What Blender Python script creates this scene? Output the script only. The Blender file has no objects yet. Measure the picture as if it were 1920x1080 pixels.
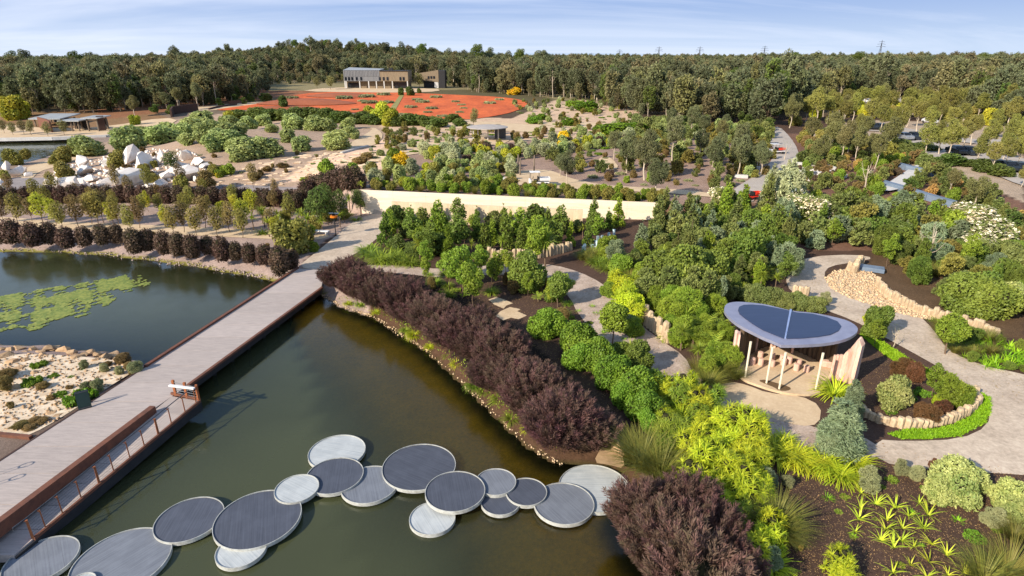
import bpy, bmesh, math, random
import numpy as np
from mathutils import Vector, Matrix
from mathutils.geometry import delaunay_2d_cdt
R = math.radians
S = bpy.context.scene
COL = S.collection
# ------------------------------------------------------------------ camera, sky, sun, exposure
CAM_H = 20.0; FPX = 1120.0; PITCH = math.atan((540-107)/FPX)
cp, sp = math.cos(PITCH), math.sin(PITCH)
cam = bpy.data.cameras.new('camera'); co = bpy.data.objects.new('camera', cam); COL.objects.link(co)
co.location = (0, 0, CAM_H); co.rotation_euler = (R(90)-PITCH, 0, 0)
cam.sensor_width = 36; cam.lens = 36*FPX/1920; cam.clip_start = .5; cam.clip_end = 60000
S.camera = co
SUN_EL = 29.0; SUN_DIR = Vector((-.77, -.63, 0)).normalized()*math.cos(R(SUN_EL)) + Vector((0, 0, math.sin(R(SUN_EL))))
sl = bpy.data.lights.new('sun', 'SUN'); sl.energy = 4.4; sl.angle = R(.5); sl.color = (1, .90, .76)
so = bpy.data.objects.new('sun', sl); COL.objects.link(so); so.rotation_euler = SUN_DIR.to_track_quat('Z', 'Y').to_euler()
W = bpy.data.worlds.new('World'); S.world = W; W.use_nodes = True
wn, wl = W.node_tree.nodes, W.node_tree.links; wn.clear()
sky = wn.new('ShaderNodeTexSky'); sky.sky_type = 'NISHITA'; sky.sun_disc = False
sky.sun_elevation = R(SUN_EL); sky.sun_rotation = math.atan2(SUN_DIR.x, SUN_DIR.y)
sky.air_density = 1.0; sky.dust_density = .3; sky.ozone_density = 2.2
bg = wn.new('ShaderNodeBackground'); bg.inputs[1].default_value = .14
wo = wn.new('ShaderNodeOutputWorld')
tc = wn.new('ShaderNodeTexCoord'); sep = wn.new('ShaderNodeSeparateXYZ'); wl.new(tc.outputs['Generated'], sep.inputs[0])
def wmath(op, a, b=None, clamp=False):
    n = wn.new('ShaderNodeMath'); n.operation = op; n.use_clamp = clamp
    for i, v in enumerate((a, b)):
        if v is None: continue
        if isinstance(v, (int, float)): n.inputs[i].default_value = v
        else: wl.new(v, n.inputs[i])
    return n.outputs[0]
zz = wmath('MAXIMUM', wmath('ADD', sep.outputs[2], .09), .02)
cu = wmath('DIVIDE', sep.outputs[0], zz); cv = wmath('DIVIDE', sep.outputs[1], zz)
cb = wn.new('ShaderNodeCombineXYZ'); wl.new(wmath('MULTIPLY', cu, .16), cb.inputs[0]); wl.new(wmath('MULTIPLY', cv, .42), cb.inputs[1])
n1 = wn.new('ShaderNodeTexNoise'); n1.inputs['Scale'].default_value = .55; n1.inputs['Detail'].default_value = 8; n1.inputs['Roughness'].default_value = .58; n1.inputs['Distortion'].default_value = 1.2
wl.new(cb.outputs[0], n1.inputs[0])
rp = wn.new('ShaderNodeMapRange'); rp.inputs[1].default_value = .45; rp.inputs[2].default_value = .66; rp.inputs[3].default_value = 0.; rp.inputs[4].default_value = .9
wl.new(n1.outputs[0], rp.inputs[0])
mx = wn.new('ShaderNodeMix'); mx.data_type = 'RGBA'; wl.new(rp.outputs[0], mx.inputs[0]); mx.inputs[7].default_value = (3.9, 4.2, 4.9, 1)
# low sky: clear blue with pale haze towards the horizon, blending into the Nishita sky higher up
lo = wn.new('ShaderNodeMapRange'); lo.interpolation_type = 'SMOOTHSTEP'; lo.inputs[1].default_value = .42; lo.inputs[2].default_value = .06; wl.new(sep.outputs[2], lo.inputs[0])
hz = wn.new('ShaderNodeMapRange'); hz.interpolation_type = 'SMOOTHERSTEP'; hz.inputs[1].default_value = .11; hz.inputs[2].default_value = -.02; wl.new(sep.outputs[2], hz.inputs[0])
hm = wn.new('ShaderNodeMix'); hm.data_type = 'RGBA'; wl.new(hz.outputs[0], hm.inputs[0]); hm.inputs[6].default_value = (1.5, 2.15, 3.6, 1); hm.inputs[7].default_value = (2.7, 3.3, 4.2, 1)
m0 = wn.new('ShaderNodeMix'); m0.data_type = 'RGBA'; wl.new(lo.outputs[0], m0.inputs[0]); wl.new(sky.outputs[0], m0.inputs[6]); wl.new(hm.outputs[2], m0.inputs[7]); wl.new(m0.outputs[2], mx.inputs[6])
wl.new(mx.outputs[2], bg.inputs[0]); wl.new(bg.outputs[0], wo.inputs[0])
S.view_settings.view_transform = 'Standard'; S.view_settings.look = 'None'; S.view_settings.gamma = 1; S.view_settings.use_curve_mapping = False
S.view_settings.exposure = .72
S.cycles.max_bounces = 6; S.cycles.transparent_max_bounces = 8

# ------------------------------------------------------------------ pixel <-> world helpers
def G(px, py, z=0.):
    k = (CAM_H-z)/((py-540)*cp+FPX*sp)
    return ((px-960)*k, (FPX*cp-(py-540)*sp)*k)
def depth(x, y, z): return y*cp-(z-CAM_H)*sp
def proj(x, y, z):
    d = y*cp-(z-CAM_H)*sp; v = -((z-CAM_H)*cp+y*sp)
    return 960+FPX*x/d, 540+FPX*v/d
def sst(a, b, x): t = np.clip((x-a)/(b-a), 0, 1); return t*t*(3-2*t)
SK = .087
def land(X, Y):
    X = np.asarray(X, float); Y = np.asarray(Y, float); Rr = Y+SK*np.clip(X, -120, 120)
    wl_ = np.where(X < 0, sst(-19.6, -33, X), sst(18.7, 30, X))
    st = 75.2-np.where(X < 0, 0, 14)*wl_+np.where(X < 0, 2, 0)*wl_
    wd = .35+24*wl_
    A = np.clip((Rr-st)/wd, 0, 1); A = np.where(wl_ > .02, A*A*(3-2*A), A)
    B = sst(-86, -52, X)
    far = sst(150, 210, Rr)
    amt = np.maximum(A*B, far)
    top = 3.6-.85*sst(-20, 20, X)*(1-sst(84, 115, Rr))
    z = .8+(top-.8)*amt
    z = z+19*np.exp(-(((X+190)/125)**2+((Y-640)/190)**2))
    z = z+2.2*np.exp(-(((X+60)/17)**2+((Y-128)/16)**2))
    z = z+sst(300, 1000, Y)*5.5*(1-sst(-150, -400, X)*.5)
    z = z-70*sst(1300, 2600, np.hypot(X, Y))
    return z
def GT(px, py, dz=0.):
    z = 2.
    for _ in range(26):
        x, y = G(px, py, min(z, CAM_H-1)); z = .5*z+.5*(float(land(x, y))+dz)
    return x, y, z
def inpoly(x, y, P):
    x = np.asarray(x, float); y = np.asarray(y, float); r = np.zeros(x.shape, bool); n = len(P)
    for i in range(n):
        x1, y1 = P[i]; x2, y2 = P[(i+1) % n]
        if y1 == y2: continue
        c = ((y1 > y) != (y2 > y)) & (x < (x2-x1)*(y-y1)/(y2-y1)+x1); r ^= c
    return r
def sdist(x, y, P):
    d = np.full(np.shape(x), 1e9); n = len(P)
    for i in range(n):
        ax, ay = P[i]; bx, by = P[(i+1) % n]; ex, ey = bx-ax, by-ay
        t = np.clip(((x-ax)*ex+(y-ay)*ey)/(ex*ex+ey*ey+1e-9), 0, 1)
        d = np.minimum(d, np.hypot(x-ax-t*ex, y-ay-t*ey))
    return np.where(inpoly(x, y, P), -d, d)
def smooth_poly(P, it=2):
    for _ in range(it):
        Q = []
        for i in range(len(P)):
            a, b = P[i], P[(i+1) % len(P)]
            Q += [(.75*a[0]+.25*b[0], .75*a[1]+.25*b[1]), (.25*a[0]+.75*b[0], .25*a[1]+.75*b[1])]
        P = Q
    return P
def smooth_line(P, it=2):
    for _ in range(it):
        Q = [P[0]]
        for i in range(len(P)-1):
            a, b = P[i], P[i+1]; Q += [(.75*a[0]+.25*b[0], .75*a[1]+.25*b[1]), (.25*a[0]+.75*b[0], .25*a[1]+.75*b[1])]
        P = Q+[P[-1]]
    return P
# the main pond (water runs below the boardwalk), and the far lake
LAKE = [G(*p) for p in [(604, 552), (640, 575), (700, 596), (760, 634), (800, 658), (850, 702), (900, 748), (950, 798), (1000, 842), (1050, 868), (1110, 873), (1150, 874),
        (1172, 890), (1178, 930), (1172, 990), (1188, 1035), (1225, 1090)]]
LAKE += [(9, 10), (11, -35), (-70, -35), (-62, 6), (-24, 18.5)]
LAKE += [G(*p) for p in [(30, 985), (150, 880), (285, 770), (300, 710), (275, 684), (235, 668), (200, 662), (130, 652), (60, 648), (0, 645), (-300, 640), (-900, 640), (-900, 470), (-300, 470), (0, 472), (100, 473), (200, 479), (300, 491), (400, 506), (470, 519), (515, 527), (570, 535)]]
LAKE2 = [G(*p) for p in [(-900, 263), (60, 264), (150, 262), (128, 278), (96, 292), (60, 303), (10, 316), (-900, 330)]]

# ------------------------------------------------------------------ materials
def lin(c): return tuple((v/255/12.92 if v/255 <= .04045 else ((v/255+.055)/1.055)**2.4) for v in c)
class NT:
    def __init__(s, name):
        s.m = bpy.data.materials.new(name); s.m.use_nodes = True; s.t = s.m.node_tree; s.N = s.t.nodes; s.L = s.t.links; s.N.clear()
        s.out = s.N.new('ShaderNodeOutputMaterial')
    def n(s, typ, ins=None, **kw):
        n = s.N.new('ShaderNode'+typ)
        for k, v in kw.items(): setattr(n, k, v)
        for k, v in (ins or {}).items():
            if hasattr(v, 'links') or isinstance(v, bpy.types.NodeSocket): s.L.new(v, n.inputs[k])
            else: n.inputs[k].default_value = v
        return n
    def math(s, op, a, b=0., clamp=False): return s.n('Math', {0: a, 1: b}, operation=op, use_clamp=clamp).outputs[0]
    def mix(s, f, a, b, bt='MIX'): return s.n('Mix', {0: f, 6: a, 7: b}, data_type='RGBA', blend_type=bt).outputs[2]
    def ramp(s, f, lo, hi, a=0., b=1.): return s.n('MapRange', {0: f, 1: lo, 2: hi, 3: a, 4: b}).outputs[0]
    def noise(s, vec, scale, detail=4, rough=.6, dist=0.): return s.n('TexNoise', {0: vec, 'Scale': scale, 'Detail': detail, 'Roughness': rough, 'Distortion': dist}).outputs[0]
def c4(c): return tuple(lin(c))+(1,)
def mat(name, col, col2=None, rough=.8, scale=1.5, metal=0., spec=.3, bump=.0, bscale=30., coord='Object', stretch=(1, 1, 1), obj_var=.0, fine=.25):
    t = NT(name); tcn = t.n('TexCoord'); v = t.n('Mapping', {0: tcn.outputs[coord], 'Scale': stretch}).outputs[0]
    a = t.noise(v, scale, 6, .65, .3); b = t.noise(v, scale*9, 3, .7)
    col2 = col2 or tuple(x*.78 for x in col)
    f = t.ramp(a, .33, .67); base = t.mix(f, c4(col), c4(col2))
    base = t.mix(fine, base, t.n('CombineColor', {0: b, 1: b, 2: b}).outputs[0], 'OVERLAY')
    if obj_var:
        oi = t.n('ObjectInfo').outputs['Random']; base = t.n('HueSaturation', {'Value': t.ramp(oi, 0, 1, 1-obj_var, 1+obj_var), 'Color': base}).outputs[0]
    p = t.n('BsdfPrincipled', {'Base Color': base, 'Roughness': rough, 'Metallic': metal, 'Specular IOR Level': spec})
    if bump: t.L.new(t.n('Bump', {'Strength': bump, 'Distance': .03, 'Height': t.noise(v, bscale, 4, .7)}).outputs[0], p.inputs['Normal'])
    t.L.new(p.outputs[0], t.out.inputs[0]); return t.m
def leafmat(name, c1, c2, var=.22, trans=.28, rough=.55, spec=.25):
    t = NT(name); a = t.n('Attribute', attribute_name='tint').outputs['Fac']; oi = t.n('ObjectInfo').outputs['Random']
    w_ = lambda c: tuple(q*k for q, k in zip(lin(c), (1.42, 1.3, 1.0)))+(1,)
    base = t.mix(a, w_(c1), w_(c2))
    base = t.n('HueSaturation', {'Hue': t.ramp(t.math('FRACT', t.math('MULTIPLY', oi, 7.3)), 0, 1, .492, .522), 'Saturation': 1., 'Value': t.ramp(oi, 0, 1, 1-var, 1+var), 'Color': base}).outputs[0]
    p = t.n('BsdfPrincipled', {'Base Color': base, 'Roughness': rough, 'Specular IOR Level': spec})
    tr = t.n('BsdfTranslucent', {'Color': base})
    m = t.n('MixShader', {0: trans, 1: p.outputs[0], 2: tr.outputs[0]})
    t.L.new(m.outputs[0], t.out.inputs[0]); return t.m

# ------------------------------------------------------------------ mesh helpers
def tag(o, label=None, cat=None, group=None, kind=None):
    for k, v in (('label', label), ('category', cat), ('group', group), ('kind', kind)):
        if v: o[k] = v
    return o
def setpar(o, par):
    if par is not None: o.parent = par
class MB:
    def __init__(s): s.v = []; s.f = []; s.mi = []
    def add(s, vs, fs, mi=0):
        b = len(s.v); s.v += [tuple(x) for x in vs]; s.f += [tuple(b+i for i in f) for f in fs]; s.mi += [mi]*len(fs); return s
    def box(s, cx, cy, cz, sx, sy, sz, rot=0., mi=0):
        c, n = math.cos(rot), math.sin(rot); vs = []
        for dz in (-.5, .5):
            for dx, dy in ((-.5, -.5), (.5, -.5), (.5, .5), (-.5, .5)):
                x, y = dx*sx, dy*sy; vs.append((cx+c*x-n*y, cy+n*x+c*y, cz+dz*sz))
        return s.add(vs, [(3, 2, 1, 0), (4, 5, 6, 7), (0, 1, 5, 4), (1, 2, 6, 5), (2, 3, 7, 6), (3, 0, 4, 7)], mi)
    def prism(s, P, z0, z1, mi=0, inset=0.):
        n = len(P)
        if sum(P[i][0]*P[(i+1) % n][1]-P[(i+1) % n][0]*P[i][1] for i in range(n)) < 0: P = P[::-1]
        g0 = z0 if callable(z0) else (lambda x, y: z0); g1 = z1 if callable(z1) else (lambda x, y: z1)
        vs = [(x, y, g0(x, y)) for x, y in P]+[(x, y, g1(x, y)) for x, y in P]
        return s.add(vs, [tuple(range(n))[::-1], tuple(range(n, 2*n))]+[(i, (i+1) % n, n+(i+1) % n, n+i) for i in range(n)], mi)
    def tube(s, pts, rad, n=7, mi=0, cap=True):
        pts = [Vector(p) for p in pts]; rad = rad if isinstance(rad, (list, tuple)) else [rad]*len(pts); b = len(s.v); vs = []
        for i, p in enumerate(pts):
            d = (pts[min(i+1, len(pts)-1)]-pts[max(i-1, 0)]).normalized()
            u = d.cross(Vector((0, 0, 1)) if abs(d.z) < .95 else Vector((1, 0, 0))).normalized(); w = d.cross(u)
            vs += [p+rad[i]*(u*math.cos(2*math.pi*k/n)+w*math.sin(2*math.pi*k/n)) for k in range(n)]
        fs = [(i*n+k, i*n+(k+1) % n, (i+1)*n+(k+1) % n, (i+1)*n+k) for i in range(len(pts)-1) for k in range(n)]
        if cap: fs += [tuple(range(n))[::-1], tuple((len(pts)-1)*n+k for k in range(n))]
        return s.add(vs, fs, mi)
    def mesh(s, name, mats, smooth=False, bevel=0.):
        me = bpy.data.meshes.new(name); me.from_pydata(s.v, [], s.f)
        for m in (mats if isinstance(mats, (list, tuple)) else [mats]): me.materials.append(m)
        me.polygons.foreach_set('material_index', s.mi)
        bm = bmesh.new(); bm.from_mesh(me); bmesh.ops.recalc_face_normals(bm, faces=bm.faces)
        if bevel:
            bmesh.ops.bevel(bm, geom=[e for e in bm.edges if len(e.link_faces) == 2 and e.calc_face_angle(0) > .6], offset=bevel, segments=1, affect='EDGES')
        bm.to_mesh(me); bm.free()
        if smooth: me.polygons.foreach_set('use_smooth', [True]*len(me.polygons))
        me.update(); return me
    def build(s, name, mats, par=None, loc=(0, 0, 0), rz=0., **kw):
        return place(name, s.mesh(name, mats, **kw), par, loc, rz)
def place(name, me, par=None, loc=(0, 0, 0), rz=0., sc=None):
    o = bpy.data.objects.new(name, me); COL.objects.link(o); o.location = loc; o.rotation_euler = (0, 0, rz)
    if sc is not None: o.scale = (sc, sc, sc) if isinstance(sc, (int, float)) else sc
    setpar(o, par); return o
def empty(name, loc, rz=0., label=None, cat=None, group=None):
    o = place(name, None, None, loc, rz); o.empty_display_size = .2; return tag(o, label, cat, group)
def raw(name, v, f, mats, tint=None, mi=None):
    """v (N,3); f (M,3) or (M,4) arrays"""
    me = bpy.data.meshes.new(name); v = np.asarray(v, np.float32); me.vertices.add(len(v)); me.vertices.foreach_set('co', v.ravel())
    k = f.shape[1]; me.loops.add(f.size); me.loops.foreach_set('vertex_index', f.ravel().astype(np.int32))
    me.polygons.add(len(f)); me.polygons.foreach_set('loop_start', np.arange(0, f.size, k, dtype=np.int32))
    for m in mats: me.materials.append(m)
    if mi is not None: me.polygons.foreach_set('material_index', np.asarray(mi, np.int32))
    me.update(calc_edges=True)
    if tint is not None:
        at = me.attributes.new('tint', 'FLOAT', 'FACE'); at.data.foreach_set('value', np.asarray(tint, np.float32))
    return me
def sheet(name, P, m, dz=.012, step=1.5, world=False, kind='structure', zf=None, smooth=1, par=None):
    Q = P if world else [GT(*p)[:2] for p in P]
    if smooth: Q = smooth_poly(Q, smooth)
    a = np.array(Q); x0, y0 = a.min(0); x1, y1 = a.max(0); step = max(step, math.sqrt((x1-x0)*(y1-y0)/6000))
    gx, gy = np.meshgrid(np.arange(x0, x1, step), np.arange(y0, y1, step)); gx = gx.ravel(); gy = gy.ravel()
    k = inpoly(gx, gy, Q); gx, gy = gx[k], gy[k]
    if len(gx): k = sdist(gx, gy, Q) < -.3*step; gx, gy = gx[k], gy[k]
    V = [Vector(q) for q in Q]+[Vector((float(x), float(y))) for x, y in zip(gx, gy)]
    vs, es, fs, *_ = delaunay_2d_cdt(V, [], [list(range(len(Q)))], 1, 1e-5)
    X = np.array([v.x for v in vs]); Y = np.array([v.y for v in vs]); Z = (zf or land)(X, Y)+dz
    me = bpy.data.meshes.new(name); me.from_pydata(np.stack([X, Y, Z], 1).tolist(), [], fs); me.materials.append(m)
    bm = bmesh.new(); bm.from_mesh(me); bmesh.ops.recalc_face_normals(bm, faces=bm.faces)
    if sum(f.normal.z for f in bm.faces) < 0: bmesh.ops.reverse_faces(bm, faces=bm.faces)
    bm.to_mesh(me); bm.free()
    o = place(name, me, par)
    if kind: o['kind'] = kind
    return o
# ------------------------------------------------------------------ ground
ZON = []   # (pixel polygon, colour) painted kinds of soil
def zone(col, *P): ZON.append((list(P), lin([min(255, q*1.12) for q in col])))
zone((146, 126, 114), (-600, 335), (0, 335), (300, 330), (520, 345), (690, 330), (700, 400), (610, 450), (560, 500), (520, 530), (0, 480), (-600, 480))
zone((150, 128, 108), (0, 345), (60, 300), (170, 275), (330, 225), (480, 205), (700, 230), (760, 260), (720, 330), (520, 352), (240, 365))
zone((196, 165, 138), (520, 345), (580, 305), (650, 285), (700, 262), (780, 262), (840, 285), (760, 300), (700, 325), (620, 330))
zone((176, 150, 124), (690, 215), (960, 222), (1060, 180), (1200, 210), (1180, 260), (1020, 265), (830, 300), (740, 262))
zone((134, 112, 98), (700, 340), (740, 290), (1000, 262), (1440, 262), (1440, 380), (1236, 384), (700, 352))
zone((104, 78, 64), (1440, 250), (1560, 250), (1920, 380), (1920, 470), (1240, 470), (1240, 384), (1440, 380))
zone((86, 68, 50), (1600, 560), (1920, 640), (1920, 500), (1640, 470))
zone((118, 92, 66), (-500, 262), (0, 262), (130, 265), (330, 225), (260, 200), (0, 215), (-500, 215))
zone((120, 84, 60), (180, 226), (420, 196), (640, 168), (640, 150), (300, 175), (180, 205))
zone((118, 108, 78), (500, 170), (960, 168), (1100, 200), (1080, 182), (960, 155), (500, 150))
zone((150, 132, 112), (1500, 262), (1600, 225), (1920, 232), (1920, 380), (1800, 330))
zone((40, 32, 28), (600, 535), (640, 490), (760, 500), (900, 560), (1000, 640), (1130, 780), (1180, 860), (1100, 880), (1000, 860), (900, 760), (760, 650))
uu = np.linspace(-1, 1, 440); uu = np.sign(uu)*(np.abs(uu)**1.08)
rr = list(np.arange(-36, 14, 1.5))+list(np.arange(14, 75.2, .34)); rr[-1] = 75.2; rr += [75.55]
while rr[-1] < 3000: rr.append(rr[-1]+max(.5, (rr[-1]-60)*.016))
rr = np.array(rr); half = np.maximum(rr, 0)*1.15+30
GX = uu[None, :]*half[:, None]; GY = rr[:, None]-SK*np.clip(GX, -120, 120)
GZ = land(GX, GY)
cl = np.zeros(GX.shape+(3,)); cl[:] = lin((84, 65, 54))
px_, py_ = proj(GX, np.maximum(GY, 3), GZ)
nz = np.random.RandomState(3)
farm = sst(165, 230, GY)[..., None]; cl = cl*(1-farm)+np.array(lin((92, 84, 58)))*farm
leftm = (sst(-22, -30, GX)*sst(-30, 20, GY))[..., None]; cl = cl*(1-leftm*(1-farm))+np.array(lin((140, 122, 108)))*leftm*(1-farm)
for P, c in ZON:
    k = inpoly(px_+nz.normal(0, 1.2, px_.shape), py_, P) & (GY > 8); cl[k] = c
sd = np.full(GX.shape, 1e3); near = (np.abs(GX) < 90) & (GY < 80); sd[near] = sdist(GX[near], GY[near], LAKE)
n2 = (GX < -60) & (GY > 80) & (GY < 180); sd[n2] = sdist(GX[n2], GY[n2], LAKE2)
wob = .12*np.sin(GX*1.3+GY*.7)+.08*np.sin(GX*3.1-GY*2.3)
sdw = sd+wob
def bed_depth(s_, x, y): a_ = np.maximum(-s_, 0); return np.where(x+.45*(y-40) < -16, a_*.24, np.where(a_ < 7, a_*.07, .49+(a_-7)*.3))
bank = np.where(GX < -12, .28, .62)
GZ = np.where(sdw < 2.9, np.minimum(GZ, np.where(sdw < 0, -bed_depth(sdw, GX, GY), sdw*bank+.0)), GZ); GZ = np.maximum(GZ, -2.4)*(GZ < 4)+GZ*(GZ >= 4)
shore = sdw < .25
cl[(sdw < 3.4) & (GX < -12) & (GY > 30)] = lin((164, 142, 130))
cl[(sdw < .5) & (GX < -12) & (GY > 50)] = lin((128, 120, 60))
cl[(sdw < .9) & (GX >= -12)] = lin((84, 62, 46))
gold = (sst(-.4, -1.6, sdw)*sst(-9, -4.5, sdw))[..., None]; uw = np.array(lin((70, 62, 34)))*(1-gold)+np.array(lin((226, 168, 28)))*gold; cl[sdw < 0] = uw[sdw < 0]; cl[(sdw < 0) & (GX+.45*(GY-40) < -16)] = lin((92, 84, 30))
ng, mg = GX.shape; idx = np.arange(ng*mg).reshape(ng, mg)
fq = np.stack([idx[:-1, :-1], idx[:-1, 1:], idx[1:, 1:], idx[1:, :-1]], -1).reshape(-1, 4)
def ground_mat():
    t = NT('ground_soil'); at = t.n('Attribute', attribute_name='soil').outputs['Color']; tcn = t.n('TexCoord').outputs['Object']
    a = t.noise(tcn, .35, 6, .7, .5); b = t.noise(tcn, 5., 6, .75); c = t.noise(tcn, 28., 3, .7)
    v = t.n('HueSaturation', {'Value': t.math('MULTIPLY', t.ramp(a, .3, .7, .8, 1.18), t.ramp(b, .3, .7, .7, 1.3)), 'Color': at}).outputs[0]
    v = t.mix(t.ramp(c, .57, .68, 0, .6), v, t.n('HueSaturation', {'Value': 2.1, 'Saturation': .8, 'Color': at}).outputs[0])
    p = t.n('BsdfPrincipled', {'Base Color': v, 'Roughness': .95, 'Specular IOR Level': .1})
    t.L.new(t.n('Bump', {'Strength': .7, 'Distance': .06, 'Height': t.math('ADD', b, c)}).outputs[0], p.inputs['Normal'])
    t.L.new(p.outputs[0], t.out.inputs[0]); return t.m
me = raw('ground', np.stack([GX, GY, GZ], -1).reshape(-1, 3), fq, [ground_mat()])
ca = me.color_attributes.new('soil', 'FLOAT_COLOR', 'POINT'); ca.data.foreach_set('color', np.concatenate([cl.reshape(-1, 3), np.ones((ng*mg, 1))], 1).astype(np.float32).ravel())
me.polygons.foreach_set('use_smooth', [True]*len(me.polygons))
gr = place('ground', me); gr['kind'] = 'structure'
# sea far away, seen as a blue strip over the forest
m_sea = mat('sea_water', (96, 128, 172), (84, 116, 160), rough=.6, scale=.0005, spec=.1, fine=0)
MB().add([(-40000, 1900, -9), (30000, 1900, -9), (30000, 50000, -9), (-40000, 50000, -9)], [(0, 1, 2, 3)]).build('sea', m_sea)['kind'] = 'structure'
# ------------------------------------------------------------------ water
def water_mat(name, murk, dens, tint):
    t = NT(name); d = t.n('Attribute', attribute_name='tint').outputs['Fac']; tcn = t.n('TexCoord').outputs['Object']
    nn = t.noise(tcn, .5, 5, .6, .8)
    f = t.math('SUBTRACT', 1., t.math('POWER', 2.718, t.math('MULTIPLY', d, -dens)), True)
    f = t.math('MAXIMUM', f, .0)
    big = t.noise(tcn, .06, 3, .5)
    mk = t.mix(t.ramp(big, .35, .65), c4(murk), c4(tuple(v*.86 for v in murk)))
    bump = t.n('Bump', {'Strength': .22, 'Distance': .02, 'Height': t.noise(tcn, 7., 4, .6)}).outputs[0]
    dif = t.n('BsdfDiffuse', {'Color': mk}); tr = t.n('BsdfTransparent', {'Color': tint})
    m1 = t.n('MixShader', {0: f, 1: tr.outputs[0], 2: dif.outputs[0]})
    gl = t.n('BsdfGlossy', {'Color': (.9, .95, 1, 1), 'Roughness': t.ramp(nn, .4, .65, .05, .2), 'Normal': bump})
    fr = t.n('Fresnel', {'IOR': 1.34, 'Normal': bump}).outputs[0]
    m2 = t.n('MixShader', {0: fr, 1: m1.outputs[0], 2: gl.outputs[0]})
    t.L.new(m2.outputs[0], t.out.inputs[0]); return t.m
def water(name, P, m, step, lake):
    a = np.array(P); x0, y0 = a.min(0)-4; x1, y1 = a.max(0)+4
    gx, gy = np.meshgrid(np.arange(x0, x1, step), np.arange(y0, y1, step)); n_, m_ = gx.shape
    s = sdist(gx, gy, lake); ix = np.arange(n_*m_).reshape(n_, m_)
    f = np.stack([ix[:-1, :-1], ix[:-1, 1:], ix[1:, 1:], ix[1:, :-1]], -1).reshape(-1, 4)
    k = (s.ravel()[f] < 2.5).any(1); f = f[k]
    me = raw(name, np.stack([gx, gy, 0*gx], -1).reshape(-1, 3), f, [m])
    at = me.attributes.new('tint', 'FLOAT', 'POINT'); at.data.foreach_set('value', np.clip(bed_depth(s, gx, gy), 0, 3).astype(np.float32).ravel())
    o = place(name, me); o['kind'] = 'structure'; return o
mw = water_mat('pond_water', (74, 78, 52), .9, (.9, .86, .6, 1))
water('pond_water', LAKE, mw, 1., LAKE); water('lake_water', LAKE2, mw, 4., LAKE2)
# ------------------------------------------------------------------ paths and surfaces
m_path = mat('path_concrete', (200, 182, 160), (172, 154, 134), scale=.5, rough=.9, bump=.3, bscale=12, fine=.5)
m_paving = mat('paving_stone', (192, 172, 154), (156, 136, 120), scale=.8, rough=.9, bump=.4, bscale=10, fine=.6)
m_sand = mat('sand_path', (206, 182, 148), (188, 162, 128), scale=.6, rough=.95, bump=.2, bscale=20)
m_red = mat('red_sand', (214, 104, 50), (176, 80, 38), scale=.16, fine=.5, stretch=(1, .35, 1), rough=.95)
m_wsand = mat('white_sand', (224, 206, 180), (188, 164, 134), scale=1.3, rough=.95, bump=.6, bscale=9, fine=.5)
m_asph = mat('pale_asphalt', (176, 166, 154), (160, 150, 140), scale=.3, rough=.9)
m_lime = mat('ground_cover_soil', (104, 126, 34), (78, 100, 28), scale=2., rough=.9)
sheet('approach_path', [(556, 502), (606, 507), (625, 494), (660, 480), (700, 455), (722, 428), (737, 403), (718, 396), (692, 398), (655, 420), (625, 447), (590, 475)], m_path, .02, 1.)
sheet('garden_path', [(676, 497), (740, 497), (840, 506), (930, 496), (1018, 494), (1062, 502), (1108, 519), (1148, 545), (1178, 578), (1204, 612), (1242, 640), (1284, 668), (1300, 700), (1332, 722), (1400, 770), (1500, 792),
   (1560, 812), (1645, 826), (1645, 866), (1560, 862), (1500, 840), (1430, 812), (1340, 782), (1262, 752), (1215, 720), (1185, 690), (1130, 638), (1085, 592), (1068, 556), (1030, 518), (930, 514), (840, 522), (740, 512), (676, 506)], m_paving, .016, .8)
sheet('garden_loop_path', [(1472, 522), (1485, 497), (1520, 481), (1600, 477), (1642, 484), (1600, 492), (1556, 499), (1544, 513), (1552, 535), (1600, 560), (1660, 577), (1722, 590), (1752, 620), (1775, 655), (1830, 683), (1924, 703), (2050, 735), (2500, 830), (2500, 960), (2050, 905), (1920, 890),
   (1750, 882), (1640, 866), (1640, 824), (1700, 828), (1800, 824), (1852, 800), (1858, 762), (1830, 733), (1775, 697), (1700, 655), (1650, 628), (1600, 601), (1535, 577), (1482, 548)], m_path, .02, .8)
sheet('shelter_forecourt', [(1336, 727), (1370, 716), (1400, 722), (1440, 738), (1500, 742), (1540, 762), (1536, 796), (1500, 800), (1440, 782), (1380, 760)], m_sand, .026, .6)
sheet('creek_stone_bed', [(1547, 522), (1562, 510), (1592, 503), (1636, 512), (1662, 538), (1702, 562), (1762, 588), (1748, 602), (1694, 590), (1640, 574), (1590, 558), (1556, 540)], m_sand, .03, .6)
sheet('side_path', [(916, 562), (930, 557), (946, 562), (962, 569), (950, 573), (944, 579), (926, 571)], m_sand, .02, .4, smooth=0)
sheet('side_path', [(938, 584), (956, 576), (976, 580), (970, 584), (988, 592), (972, 599), (958, 596), (944, 601), (930, 593)], m_sand, .02, .4, smooth=0)
sheet('promenade_path', [(-200, 404), (0, 405), (100, 416), (230, 420), (350, 425), (480, 432), (590, 438), (625, 442), (590, 452), (480, 447), (350, 441), (230, 434), (100, 430), (0, 418), (-200, 416)], m_sand, .03, .8)
sheet('terrace_path', [(-100, 344), (60, 330), (200, 352), (350, 352), (440, 346), (560, 352), (560, 356), (400, 362), (200, 366), (60, 358), (-100, 362)], mat('blue_gravel', (150, 140, 134), (120, 112, 110), scale=.6), .05, 1.)
sheet('lakeside_path', [(40, 318), (90, 300), (130, 294), (150, 296), (110, 312), (72, 322), (60, 336), (34, 334)], m_sand, .05, 1.)
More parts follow.
